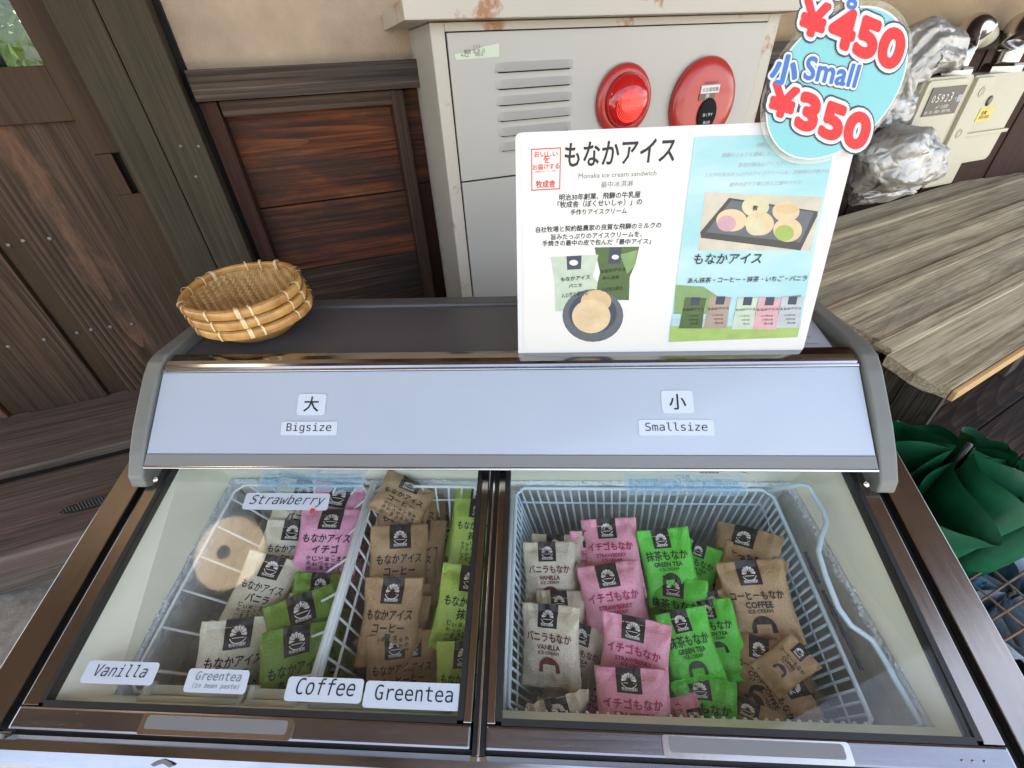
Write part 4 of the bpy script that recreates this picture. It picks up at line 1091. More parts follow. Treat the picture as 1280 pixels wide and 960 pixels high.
# ================================================================== ICE CREAM PACKETS
def fan(mb, fn, cx, cy, r, mi=0):
    for k in range(7):                                # scallop fan: seven petals with gaps between them
        a = pi * (-.06 + 1.12 * (k + .5) / 7); w_ = .072
        pts = []
        for q, ww in ((.30, .35), (.62, .9), (.84, 1.05), (.98, .6)):
            pts.append((cx + r * q * cos(a - w_ * pi * ww), cy + r * (q * sin(a - w_ * pi * ww) - .12)))
        for q, ww in ((.98, .6), (.84, 1.05), (.62, .9), (.30, .35)):
            pts.append((cx + r * q * cos(a + w_ * pi * ww), cy + r * (q * sin(a + w_ * pi * ww) - .12)))
        mb.add([fn(*p) for p in pts], [tuple(range(8))], mi)
    n = 20
    mb.add([fn(cx + r * q * cos(t), cy + r * q * sin(t) * .95 - r * .12) for q in (.98, 1.08) for t in [pi * (1.12 + .76 * i / n) for i in range(n + 1)]], [(i, i + 1, n + 2 + i, n + 1 + i) for i in range(n)], mi)
    mb.add([fn(cx - r * .7, cy - r * .42), fn(cx + r * .7, cy - r * .42), fn(cx + r * .7, cy - r * .5), fn(cx - r * .7, cy - r * .5)], [(0, 1, 2, 3)], mi)
KIND = dict(
    sv=dict(mat='film_cream', ink='print_brown', t='バニラもなか', e='VANILLA'), ss=dict(mat='film_pink', ink='print_crimson', t='イチゴもなか', e='STRAWBERRY'),
    sg=dict(mat='film_brightgreen', ink='print_green', t='抹茶もなか', e='GREEN TEA'), sk=dict(mat='film_kraft', ink='print_black', t='コーヒーもなか', e='COFFEE'),
    bv=dict(mat='film_creambig', ink='print_black', t='もなかアイス', e='バニラ'), bp=dict(mat='film_pinkbig', ink='print_black', t='もなかアイス', e='イチゴ'),
    bd=dict(mat='film_dark', ink='print_green', t='もなかアイス', e='あん抹茶'), bk=dict(mat='film_kraft', ink='print_black', t='もなかアイス', e='コーヒー'),
    bg=dict(mat='film_lime', ink='print_green', t='もなかアイス', e='抹茶'))
_pk = {}
def packet_mesh(kind, var, asp):
    key = (kind, var, round(asp, 2))
    if key in _pk: return _pk[key]
    K = KIND[kind]; W, H = .5, .5 * asp; seed = hash(kind) % 1 + sum(map(ord, kind)) * 1.7 + var * 5.3
    big = kind[0] == 'b'
    def surf(x, y, e=0.0, back=False):
        s = max(-1, min(1, x / W)); t = max(-1, min(1, y / H))
        ft = .80
        ty = max(-1, min(1, t / ft))
        env = max(0, 1 - abs(s) ** 3.2) ** .75 * max(0, 1 - abs(ty) ** 2.6) ** .8
        h = .155 * env
        wr = .040 * noise.noise(V((x * 3.4, y * 3.4, seed))) * (.3 + env) + .038 * abs(noise.noise(V((x * 7 + seed, y * 4, seed)))) * (1 - .5 * env)
        wr += .024 * (1 - env) * math.sin(x * 26 + 6 * noise.noise(V((x * 2, y * 2, seed)))) * max(0, abs(ty) - .25)
        fin = max(0, abs(t) - ft) / (1 - ft)
        z = h + wr
        if t > ft: z += .10 * fin * noise.noise(V((x * 2.2, seed, 0)))
        if t < -ft: z += .10 * fin * noise.noise(V((x * 2.2, seed, 9)))
        pin = 1 - .055 * (1 - abs(ty) ** 1.5) * (1 + .6 * noise.noise(V((seed, y * 3, 4))))
        z += .22 * s * s * noise.noise(V((seed, 0, 7))) * 1.2 + .05 * s * noise.noise(V((seed, y * 2, 27))) + .14 * noise.noise(V((seed, y * 1.3, 17)))
        if back: z = z - 2 * h * .9 - .006
        return V((x * pin, y + .008 * noise.noise(V((x * 9, seed, 2))) * (abs(t) > .97), z + e))
    nu, nv = 26, 36
    m_ = MB()
    m_.grid(lambda u, v_: surf((2 * u - 1) * W, (2 * v_ - 1) * H), nu, nv)
    n0 = len(m_.v)
    m_.grid(lambda u, v_: surf((1 - 2 * u) * W, (2 * v_ - 1) * H, 0, True), nu, nv)
    def idx(i, j): return j * (nu + 1) + i
    def idb(i, j): return n0 + j * (nu + 1) + (nu - i)
    for i in range(nu): m_.f += [(idx(i + 1, 0), idx(i, 0), idb(i, 0), idb(i + 1, 0)), (idx(i, nv), idx(i + 1, nv), idb(i + 1, nv), idb(i, nv))]; m_.m += [0, 0]; m_.sm += [False, False]
    for j in range(nv): m_.f += [(idx(0, j), idx(0, j + 1), idb(0, j + 1), idb(0, j)), (idx(nu, j + 1), idx(nu, j), idb(nu, j), idb(nu, j + 1))]; m_.m += [0, 0]; m_.sm += [False, False]
    main = m_.mesh('ice_cream_packet', [K['mat']])
    main.attributes.new('along', 'FLOAT', 'POINT').data.foreach_set('value', [q[1] / H for q in m_.v])
    # black band folded over the top
    bw = .17 if not big else .185; bh = .36 if not big else .40
    bx = -.04 if not big else 0
    lb_ = MB(); lb_.grid(lambda u, v_: surf(bx + (2 * u - 1) * bw, H - bh + v_ * bh, .007), 12, 16)
    lb_.add([surf(bx - bw, H, .006), surf(bx + bw, H, .006), surf(bx + bw, H, -.02), surf(bx - bw, H, -.02)], [(0, 1, 2, 3)])
    band = lb_.mesh('label_band', ['band_black'])
    em = MB(); fan(em, lambda a, b: surf(a, b, .010), bx, H - bh * .50, bw * .62)
    def put(mb, body, x0, x1, y, hs=1.0, bold=.0, e=.012, nb=4, **kw):
        vs, fs, w = glyphs(body, **kw); s_ = (x1 - x0) / w
        for k, (sx, sy) in enumerate([(0, 0)] + ([(bold * cos(2 * pi * i / nb), bold * sin(2 * pi * i / nb)) for i in range(nb)] if bold else [])):
            mb.add([surf(x0 + (a + sx) * s_, y + (b * hs + sy) * s_, e + .0003 * k) for a, b in vs], fs)
    put(em, '牧成舎謹製', bx - bw * .62, bx + bw * .62, H - bh * .90, hs=1.1, res=1, bold=.02, nb=2)
    emb = em.mesh('emblem', ['band_white'])
    tx = MB()
    if not big:
        y0 = H - bh - .20
        put(tx, K['t'], -.41, .39, y0, hs=1.18, bold=.026, res=2, shear=-.05)
        w_ = .20 if len(K['e']) < 8 else .27
        put(tx, K['e'], -w_ - .01, w_ - .01, y0 - .120, hs=1.0, bold=.035)
        put(tx, 'ICE CREAM', -.19, .17, y0 - .195, bold=.02)
        # bobbed hair print
        cx_, cy_ = -.01, y0 - .40; r_ = .175
        out = [(cx_ + r_ * cos(t), cy_ + r_ * .95 * sin(t)) for t in [pi * i / 14 for i in range(15)]]
        n_ = 15
        inn = [(cx_ + r_ * .62 * cos(t), cy_ + min(r_ * .28, r_ * .9 * sin(t))) for t in [pi * i / 14 for i in range(15)]]
        out = [(cx_ + r_ * 1.03, cy_ - r_ * .42)] + out + [(cx_ - r_ * 1.03, cy_ - r_ * .42)]
        inn = [(cx_ + r_ * .62, cy_ - r_ * .42)] + inn + [(cx_ - r_ * .62, cy_ - r_ * .42)]
        k_ = len(out)
        tx.add([surf(a, b, .012) for a, b in out] + [surf(a, b, .012) for a, b in inn], [(i, i + 1, k_ + i + 1, k_ + i) for i in range(k_ - 1)])
        for ex in (-.045, .045): tx.add([surf(cx_ + ex + .009 * cos(t), cy_ - .02 + .006 * sin(t), .012) for t in [pi * i / 4 for i in range(8)]], [tuple(range(8))])
        tx.add([surf(cx_ + .008 * cos(t), cy_ - .10 + .006 * sin(t), .012) for t in [pi * i / 4 for i in range(8)]], [tuple(range(8))])
    else:
        y0 = H - bh - .23
        put(tx, K['t'], -.40, .38, y0, hs=1.30, bold=.026, shear=.12)
        w_ = .06 * len(K['e']) + .03
        put(tx, K['e'], -w_, w_, y0 - .19, hs=1.15, bold=.03, shear=.1)
        cols = ['人の世の', '幸せは', 'まことの味に', 'こころを込めて', '温かさと', 'いつまでも', 'じわーっと', 'ひろがる', 'やさしさ']
        x_ = .36
        for i in range(7):
            s_ = cols[(i + var) % 9]
            for j, ch in enumerate(s_[:6]):
                yy_ = y0 - .31 - j * .090
                if yy_ < -H * .90: break
                put(tx, ch, x_ - .070, x_ - .002, yy_ - (.02 if i % 2 else 0), hs=1.0, bold=.03, nb=2, res=1)
            x_ -= .095
    txt = tx.mesh('lettering', [K['ink']])
    _pk[key] = (main, band, txt, emb)
    return _pk[key]
def packet(kind, tp, bp, wpx, zt, dz, label, roll=0, yaw=0, var=0, lift=0, group=None):
    """top-middle and bottom-middle of the packet as seen, their heights, apparent width"""
    T_ = hit(*tp, PZ(zt)); B_ = hit(*bp, PZ(zt - dz))
    c_ = (T_ + B_) / 2
    y = (T_ - B_); h = y.length; y.normalize()
    w = wpx * (c_ - CAMP).dot(_f) / FOC
    tc = (CAMP - c_).normalized()
    x = y.cross(tc).normalized()
    n_ = x.cross(y)
    R_ = Matrix((x, y, n_)).transposed()
    R_ = R_ @ Matrix.Rotation(random.gauss(0, .13), 3, 'Y') @ Matrix.Rotation(random.gauss(0, .05), 3, 'X') @ Matrix.Rotation(roll + random.gauss(0, .035), 3, 'Z') @ Matrix.Rotation(yaw, 3, 'Y')
    asp = max(1.2, min(1.9, round(h / w / .08) * .08))
    main, band, txt, emb = packet_mesh(kind, var, asp)
    o = bpy.data.objects.new('ice_cream_packet', main); col.objects.link(o)
    o.matrix_world = Matrix.Translation(c_ + n_ * lift) @ R_.to_4x4() @ Matrix.Diagonal((w, w * (h / w / asp), w, 1))
    for nm_, me in (('label_band', band), ('lettering', txt)):
        p = bpy.data.objects.new(nm_, me); col.objects.link(p); p.parent = o
        if nm_ == 'label_band':
            e = bpy.data.objects.new('emblem', emb); col.objects.link(e); e.parent = p
    tag(o, label, 'ice cream packet', group or {'s': 'small ice cream packets in the right basket', 'b': 'large ice cream packets in the left half'}[kind[0]])
    return o
# ---- right basket -------------------------------------------------
Z1 = .768
P_ = packet
P_('sv', (697, 668), (697, 762), 66, .772, .05, 'cream vanilla packet at the back left, only its top edge showing', var=1)
P_('sv', (686, 677), (690, 780), 66, .782, .05, 'cream vanilla packet at the back left of the right basket, uppermost of the cream ones', var=0)
P_('sv', (700, 738), (702, 830), 62, .764, .05, 'cream vanilla packet tucked between the two large-showing cream ones', var=2)
P_('sv', (733, 782), (706, 880), 60, .752, .06, 'cream vanilla packet half hidden at right behind the lower cream one', var=1)
P_('sv', (690, 754), (688, 860), 74, .780, .05, 'cream vanilla packet lower left with its face fully showing', var=0, lift=.004)
P_('ss', (740, 664), (742, 760), 56, .772, .05, 'pink strawberry packet peeking out left of the topmost pink one', var=1, roll=.05)
P_('ss', (759, 648), (772, 748), 70, .792, .05, 'topmost pink strawberry packet against the back of the right basket', var=0)
P_('ss', (765, 772), (750, 850), 70, .740, .05, 'pink strawberry packet showing only a sliver left of the middle ones', var=2)
P_('ss', (761, 704), (776, 806), 80, .786, .05, 'second pink strawberry packet, tilted with its left edge low', var=2, roll=.04)
P_('ss', (796, 770), (792, 872), 84, .784, .05, 'third pink strawberry packet, straight, with the next one overlapping it', var=1)
P_('ss', (787, 834), (797, 935), 92, .776, .04, 'nearest pink strawberry packet at the front rim of the right basket', var=0, lift=.004)
P_('sg', (866, 676), (866, 768), 50, .772, .05, 'bright green tea packet half hidden right of the topmost green one', var=1, roll=-.25)
P_('sg', (845, 720), (848, 800), 74, .762, .05, 'bright green tea packet whose lower part shows below the topmost green one', var=2)
P_('sg', (825, 661), (846, 757), 64, .790, .05, 'topmost bright green tea packet in the right basket', var=0)
P_('sg', (884, 750), (912, 852), 58, .766, .05, 'bright green tea packet slanting out to the right of the middle green one', var=2)
P_('sg', (852, 762), (874, 866), 66, .782, .05, 'middle bright green tea packet with the hair print showing', var=1)
P_('sg', (876, 848), (882, 930), 80, .752, .05, 'nearest bright green tea packet, dim under the front rim', var=0)
P_('sk', (900, 690), (886, 770), 66, .752, .05, 'brown coffee packet deep behind the left edge of the brown ones', var=2)
P_('sk', (931, 658), (928, 755), 76, .790, .05, 'uppermost brown coffee packet at the back right of the basket', var=1, roll=-.07)
P_('sk', (938, 686), (932, 782), 72, .786, .05, 'second brown coffee packet, its top edge showing under the uppermost one', var=2, roll=-.12)
P_('sk', (888, 738), (916, 830), 58, .764, .05, 'brown coffee packet slanting between the green ones and the large brown one', var=0)
P_('sk', (934, 700), (962, 806), 78, .794, .05, 'fully visible brown coffee packet in the middle of the brown ones', var=0, lift=.004)
P_('sk', (952, 797), (948, 895), 66, .756, .05, 'brown coffee packet below the fully visible one, in shade', var=1)
P_('sk', (986, 826), (966, 842), 64, .768, .030, 'brown coffee packet standing on edge against the right side of the basket', roll=1.0, var=2) if False else None
P_('sk', (1004, 808), (958, 856), 44, .772, .03, 'brown coffee packet turned sideways against the right wires', var=2)
P_('sk', (1010, 862), (925, 884), 70, .740, .03, 'brown coffee packet lying crosswise near the front right', var=1, roll=.1)
P_('sk', (940, 876), (930, 950), 74, .735, .03, 'brown coffee packet lowest in the front, dim', var=0)
P_('sv', (694, 868), (706, 925), 80, .762, .045, 'cream packet lying nearly flat in the front left corner', var=2, roll=-.06)
P_('sv', (712, 888), (704, 950), 84, .748, .045, 'cream packet at the very front left, only an edge showing', var=1, roll=.1)
P_('ss', (882, 898), (820, 905), 52, .758, .02, 'pink strawberry packet lying flat under the front rim', var=1)
# deeper layer, so that the basket is full
random.seed(21)
UL = ['cream packet of the lower layer, beneath the rear cream ones', 'cream packet of the lower layer, between the front cream and pink ones', 'pink packet of the lower layer, beneath the second pink one', 'pink packet of the lower layer, between the pink and green columns',
      'green packet of the lower layer, beneath the topmost green one', 'green packet of the lower layer, beneath the middle green one', 'brown packet of the lower layer, left of the fully visible brown one', 'brown packet of the lower layer, below the fully visible brown one',
      'brown packet of the lower layer, in the dark gap right of the green ones', 'pink packet of the lower layer, left of the nearest pink one', 'brown packet of the lower layer, at the front right wires', 'brown packet of the lower layer, in the front right shade']
UB = ['large pink packet of the lower layer, under the two pink ones', 'dark green packet of the lower layer, beneath the rear dark green one', 'dark green packet of the lower layer, against the divider at the front', 'brown packet of the lower layer, under the second row', 'brown packet of the lower layer, under the nearest brown one',
      'lime packet of the lower layer, under the leaning lime one', 'lime packet of the lower layer, between brown and lime rows', 'brown packet of the lower layer, low between the brown pile and the lime ones', 'cream packet of the lower layer, between cream and pink ones']
for i, (k_, x_, y_) in enumerate((('sv', 700, 720), ('sv', 720, 820), ('ss', 770, 740), ('ss', 800, 820), ('sg', 850, 720), ('sg', 850, 850), ('sk', 905, 740), ('sk', 960, 840), ('sk', 900, 830), ('ss', 745, 880), ('sk', 995, 880), ('sk', 880, 905))):
    P_(k_, (x_ - 8, y_ - 40), (x_ + 8, y_ + 40), 70, .70, .03, UL[i], var=i % 3, roll=random.uniform(-.6, .6))
# ---- left half ----------------------------------------------------
P_('bv', (374, 600), (366, 700), 62, .806, .06, 'large cream vanilla packet farthest back, behind the Strawberry sticker', var=1, roll=-.2)
P_('bv', (365, 650), (352, 748), 60, .786, .06, 'large cream vanilla packet second from the back', var=2, roll=-.05)
P_('bv', (345, 694), (300, 806), 66, .782, .06, 'large cream vanilla packet leaning to the left in the middle', var=0)
P_('bv', (392, 742), (372, 830), 56, .752, .05, 'large cream vanilla packet mostly hidden behind the dark green ones', var=1)
P_('bv', (300, 771), (284, 878), 82, .782, .06, 'large cream vanilla packet nearest the front left', var=0, lift=.003)
P_('bp', (428, 604), (404, 702), 76, .800, .06, 'large pink strawberry packet farthest back, touching the divider', var=0, roll=-.04)
P_('bp', (415, 636), (408, 718), 74, .796, .05, 'large pink strawberry packet in front of the other pink one', var=1, roll=-.08)
P_('bd', (400, 716), (386, 800), 62, .764, .05, 'dark green bean paste packet at the back of the three', var=1, roll=-.05)
P_('bd', (372, 744), (394, 850), 82, .770, .06, 'dark green bean paste packet in the middle of the three, tilted', var=2, roll=.02)
P_('bd', (374, 782), (362, 890), 84, .772, .06, 'dark green bean paste packet nearest the front', var=0)
for i, (dx, dy) in enumerate(((26, 6), (16, 3))):
    P_('bk', (506 + dx, 606 + dy), (496 + dx, 700 + dy), 62, .778 - .01 * (1 - i), .05, ['large brown coffee packet edge-on at the back, the outer one of two', 'large brown coffee packet edge-on at the back, the inner one of two'][i], var=i)
for i, (x, y) in enumerate(((528, 650), (520, 662), (512, 732), (506, 744), (518, 790))):
    P_('bk', (x, y), (x - 10, y + 96), 66, .766 - .004 * i, .06, ['large brown coffee packet, a sliver right of the second row', 'large brown coffee packet just behind the second row', 'large brown coffee packet, a sliver right of the nearest one', 'large brown coffee packet just behind the nearest one', 'large brown coffee packet low at the right of the pile'][i], var=(i + 1) % 3, roll=.03 * (i % 3 - 1))
P_('bk', (508, 612), (498, 706), 66, .792, .05, 'large brown coffee packet third from the front', var=2, roll=.04)
P_('bk', (512, 600), (494, 652), 68, .808, .02, 'large brown coffee packet turned with its written back upward at the rear', var=1, roll=-.15)
P_('bk', (494, 790), (490, 885), 68, .758, .06, 'large brown coffee packet below the nearest one, behind the stickers', var=1)
P_('bk', (504, 656), (492, 768), 72, .790, .06, 'large brown coffee packet, second from the front', var=1)
P_('bk', (490, 722), (484, 834), 75, .792, .06, 'nearest large brown coffee packet, fully visible', var=0, lift=.003)
P_('bg', (600, 606), (592, 700), 66, .776, .05, 'lime green tea packet farthest back beside the centre bar', var=1)
P_('bg', (600, 624), (590, 716), 62, .796, .05, 'lime green tea packet second from the back', var=2)
P_('bg', (592, 708), (570, 815), 74, .786, .06, 'lime green tea packet in the middle of the row, leaning', var=0, roll=.0)
P_('bg', (582, 802), (578, 905), 72, .776, .05, 'lime green tea packet nearest the front', var=1)
for i, (k_, x_, y_) in enumerate((('bp', 420, 690), ('bd', 400, 800), ('bd', 410, 860), ('bk', 500, 700), ('bk', 490, 820), ('bg', 570, 760), ('bg', 560, 690), ('bk', 540, 840), ('bv', 350, 790))):
    P_(k_, (x_ - 6, y_ - 45), (x_ + 6, y_ + 45), 66, .705, .03, UB[i], var=i % 3, roll=random.uniform(-.4, .4))

# ================================================================== BAMBOO BASKETS
def bamboo_basket(cx, cy, z0, R_, tilt, lean, label, dens=44):
    t = thing('bamboo_basket', label, 'basket', (0, 0, 0), 0, 'bamboo baskets stacked on the freezer top')
    BASE[t.name] = V((0, 0, 0))
    Hh = .047
    def bowl(x, y):
        r = min(1.0, hypot(x, y) / R_)
        return Hh * (r ** 2.3)
    M = Matrix.Translation((cx, cy, z0)) @ Matrix.Rotation(lean, 4, Vector2(tilt))
    m_ = MB(); m_.grid(lambda u, v_: M @ V((R_ * (.02 + .975 * v_) * cos(2 * pi * u), R_ * (.02 + .975 * v_) * sin(2 * pi * u), bowl(R_ * (.02 + .975 * v_), 0) - .0012)), 48, 14, closed_u=True)
    obj('inner_lining', m_, 'bamboo_dark', t)
    step = 2 * R_ / dens; wd = step * .40
    for ax in (0, 1):
        m_ = MB()
        for i in range(dens + 1):
            a = -R_ + i * step
            half = sqrt(max(0, R_ * R_ - a * a))
            if half < step: continue
            n = max(4, int(2 * half / step) + 1)
            vs = []
            b0 = -math.floor(half / step) * step
            pts = [-half] + [b0 + k * step for k in range(int(2 * math.floor(half / step)) + 1)] + [half]
            pts = sorted(set(round(p, 6) for p in pts))
            for k, b in enumerate(pts):
                j = int(round((b + R_) / step))
                up_ = (((i + j * 1) // 2) % 2 == 0) if ax == 0 else (((i * 1 + j) // 2) % 2 == 1)
                for sgn in (-1, 1):
                    aa = a + sgn * wd
                    x, y = (aa, b) if ax == 0 else (b, aa)
                    r = hypot(x, y)
                    if r > R_: x *= R_ / r; y *= R_ / r
                    vs.append(M @ V((x, y, bowl(x, y) + (.0008 if up_ else -.0008))))
            N_ = len(pts)
            m_.add(vs, [(2 * k, 2 * k + 1, 2 * k + 3, 2 * k + 2) for k in range(N_ - 1)], 0, True)
        obj('weave', m_, ['bamboo', 'bamboo_dark'][ax], t, kind='stuff')
    for rr, zz_, th, tz in ((R_ + .0030, Hh - .001, .0017, .0066), (R_ - .0026, Hh + .0010, .0015, .0052), (R_ + .0004, Hh + .0042, .0026, .0022)):
        m_ = MB()
        m_.grid(lambda u, v_: M @ V(((rr + .0010 * sin(5 * 2 * pi * u + R_ * 99) + th * cos(2 * pi * v_)) * cos(2 * pi * u), (rr + .0010 * sin(5 * 2 * pi * u + R_ * 99) + th * cos(2 * pi * v_)) * sin(2 * pi * u), zz_ + .0010 * sin(3 * 2 * pi * u) + tz * sin(2 * pi * v_))), 72, 12, closed_u=True)
        obj('rim_hoop', m_, 'bamboo_rim', t)
    m_ = MB()
    for k in range(15):
        a = 2 * pi * (k + .3 * sin(k * 2.3)) / 15
        def tf(u, v_, a=a):
            b = 2 * pi * u; ce, se = cos(b), sin(b)
            rr = R_ + .0004 + .0062 * (abs(ce) ** .6) * (1 if ce > 0 else -1); zc = Hh + .0004 + .0080 * (abs(se) ** .7) * (1 if se > 0 else -1)
            aa = a + (.0026 * (v_ - .5)) / R_ + .02 * ce
            return M @ V((rr * cos(aa), rr * sin(aa), zc))
        m_.grid(tf, 20, 2, closed_u=True)
        if k % 3 == 0: m_.grid(lambda u, v_, a=a: tf(u, v_, a + .035), 20, 2, closed_u=True)
    obj('binding', m_, 'bamboo_tie', t, kind='stuff')
    return t
def Vector2(a): return V((cos(a), sin(a), 0))
bc_ = hit(308, 388, PZ(1.01))
def rimc(xl, yl, xr, yr, z):
    a = hit(xl, yl, PZ(z)); b = hit(xr, yr, PZ(z)); return (a + b) / 2, (a - b).length / 2
c3, r3 = rimc(238, 398, 391, 376, 1.030)
c2, r2 = rimc(232, 385, 386, 372, 1.040)
c1, r1 = rimc(226, 374, 380, 362, 1.052)
bamboo_basket(c1.x + .013, c1.y - .001, .984, r1 * .87, 0, 0.05, 'bottom one of three stacked bamboo baskets')
bamboo_basket(c1.x + .008, c1.y + .001, .9995, r1 * .87, 0, 0.06, 'middle one of three stacked bamboo baskets')
bamboo_basket(c1.x + .004, c1.y + .002, 1.016, r1 * .87, 0.2, 0.07, 'topmost bamboo basket, its woven inside showing')

# ================================================================== POSTER
PY0 = .3605
PP = PYp(PY0)
ps = thing('poster', 'white laminated two page poster about monaka ice cream standing on the freezer', 'poster', (.22, PY0, .99))
def pshape(pts, d0, d1, mat, name, parent, label=None, pl=PY0):
    q = [hit(*p, PYp(pl)) for p in pts]
    m_ = MB().prism([(a.x, a.z) for a in q], lambda p, d: V((p[0], pl + d, p[1])), d0, d1)
    bm = bmesh.new(); me = m_.mesh('t', [mat]); bm.from_mesh(me); bmesh.ops.recalc_face_normals(bm, faces=bm.faces[:])
    m2 = MB(); bm.verts.index_update(); m2.add([v_.co.copy() for v_ in bm.verts], [[l.vert.index for l in f.loops] for f in bm.faces]); bm.free(); bpy.data.meshes.remove(me)
    return obj(name, m2, mat, parent, label)
def rquad(pts, r=6, n=5):                             # rounded quad in pixels
    out = []
    k = len(pts)
    for i in range(k):
        p = V((*pts[i], 0)); a = V((*pts[i - 1], 0)); b = V((*pts[(i + 1) % k], 0))
        da = (a - p).normalized() * r; db_ = (b - p).normalized() * r
        for j in range(n + 1):
            t = j / n; q = (p + da) * (1 - t) ** 2 + p * 2 * t * (1 - t) + (p + db_) * t * t
            out.append((q.x, q.y))
    return out
board = pshape(rquad([(644, 166), (1078, 148), (1003, 441), (648, 451)], 9), 0, .0016, 'paper_white', 'board', ps)
pL = pshape([(652, 174), (858, 164), (827, 429), (655, 437)], -.0006, -.00005, 'page_cream', 'page', ps, 'cream left page')
pR = pshape([(868, 171), (1046, 166), (997, 421), (836, 427)], -.0006, -.00005, 'page_teal', 'page', ps, 'teal right page with a photo')
#lam = pshape(rquad([(644, 166), (1078, 148), (1003, 441), (648, 451)], 9), -.0022, -.0020, 'laminate', 'laminate_film', ps)
E0 = .0008
PT = MB()
def pw(mb, s_, p0, p1, **kw): kw.setdefault('eps', E0); return write_px(mb, s_, p0, p1, PP, **kw)
pw(PT, 'もなかアイス', (706, 207), (842, 200), bold=.022, hs=1.35)
o = obj('lettering', PT, 'ink_black', pL)
PT = MB(); pw(PT, 'Monaka ice cream sandwich', (723, 223), (820, 219)); pw(PT, '最中冰淇淋', (751, 234), (791, 232)); obj('lettering', PT, 'ink_grey', pL)
PT = MB()
for s_, a, b in (('明治30年創業、飛騨の牛乳屋', (699, 250), (800, 246)), ('「牧成舎（ぼくせいしゃ）」の', (697, 259), (802, 255)), ('手作りアイスクリーム', (713, 268), (783, 266)),
                 ('自社牧場と契約酪農家の良質な飛騨のミルクの', (670, 290), (826, 284)), ('旨みたっぷりのアイスクリームを、', (689, 299), (802, 295)), ('手焼きの最中の皮で包んだ「最中アイス」', (678, 307), (813, 304))):
    pw(PT, s_, a, b, bold=.022, nb=4, hs=1.05)
obj('lettering', PT, 'ink_black', pL)
PT = MB()
for a, b in (((664, 186), (701, 184)), ((664, 237), (700, 235))):
    poly_px(PT, [a, b, (b[0], b[1] + 1.4), (a[0], a[1] + 1.4)], PP, E0)
for a, b in (((664, 186), (664.3, 238)), ((700, 184), (699, 236))):
    poly_px(PT, [a, (a[0] + 1.2, a[1]), (b[0] + 1.2, b[1]), b], PP, E0)
pw(PT, 'おいしい', (668, 196), (697, 195), bold=.02); pw(PT, 'を', (679, 203), (687, 203), bold=.02); pw(PT, 'お届けする', (666, 212), (699, 210), bold=.02); pw(PT, '飛騨のおいしい牛乳', (669, 216), (695, 214.5))
pw(PT, '牧成舎', (670, 234), (694, 233), bold=.03, hs=1.1)
obj('lettering', PT, 'ink_red', pL, 'red framed stamp lettering')
# printed product picture on the left page
def pic(parent, name, items, label=None, pl=PP):
    names = []; mb = MB()
    for k, (mat, pts) in enumerate(items):
        if mat not in names: names.append(mat)
        poly_px(mb, pts, pl, .0007 + .00003 * k, names.index(mat))
    return obj(name, mb, names, parent, label)
pic(pL, 'product_picture', [
    ('p_dgreen', [(743, 309), (799, 308), (794, 330), (787, 346), (786, 375), (742, 374), (750, 340)]),
    ('p_tree', [(775, 318), (797, 312), (793, 332), (784, 342)]),
    ('ink_navy', [(762, 309), (777, 309), (775, 329), (760, 329)]),
    ('p_mint', [(688, 321), (748, 318), (741, 345), (747, 352), (744, 378), (725, 388), (694, 389), (693, 352)]),
    ('ink_navy', [(708, 320), (727, 319), (726, 336), (709, 337)]),
    ('p_slate', ell(741, 394, 38, 33)), ('ink_navy', ell(741, 391, 30, 25)),
    ('p_tan', ell(745, 376, 19, 14)), ('p_tan2', ell(739, 395, 24, 21, 32)),
    ('paper_white', ell(769, 321, 4.5, 3)), ('paper_white', ell(717, 328, 5.5, 3.5))], 'printed photo of two packets and monaka in a bowl')
PT = MB()
for k in range(9):
    a = pi * (.12 + .095 * k) + .0
    PT.add([], [])
    poly_px(PT, [(739, 400), (739 + 17 * cos(a) - .6, 400 - 15 * sin(a)), (739 + 17 * cos(a) + .8, 400 - 15 * sin(a))], PP, .0012)
obj('printed_crease', PT, 'p_tan', pL, kind='stuff')
PT = MB(); pw(PT, 'もなかアイス', (701, 351), (737, 348), bold=.02, eps=.0013, shear=.1); pw(PT, 'バニラ', (711, 359), (727, 358), bold=.02, eps=.0013)
pw(PT, '人の世の幸せは', (702, 372), (735, 368), eps=.0013, hs=1.6); pw(PT, 'もなかアイス', (750, 341), (782, 338), bold=.02, eps=.0013); pw(PT, 'あん抹茶', (753, 349), (774, 348), eps=.0013); pw(PT, '人の世の幸せ', (752, 364), (778, 362), eps=.0013, hs=1.5)
obj('lettering', PT, 'ink_black', pL)
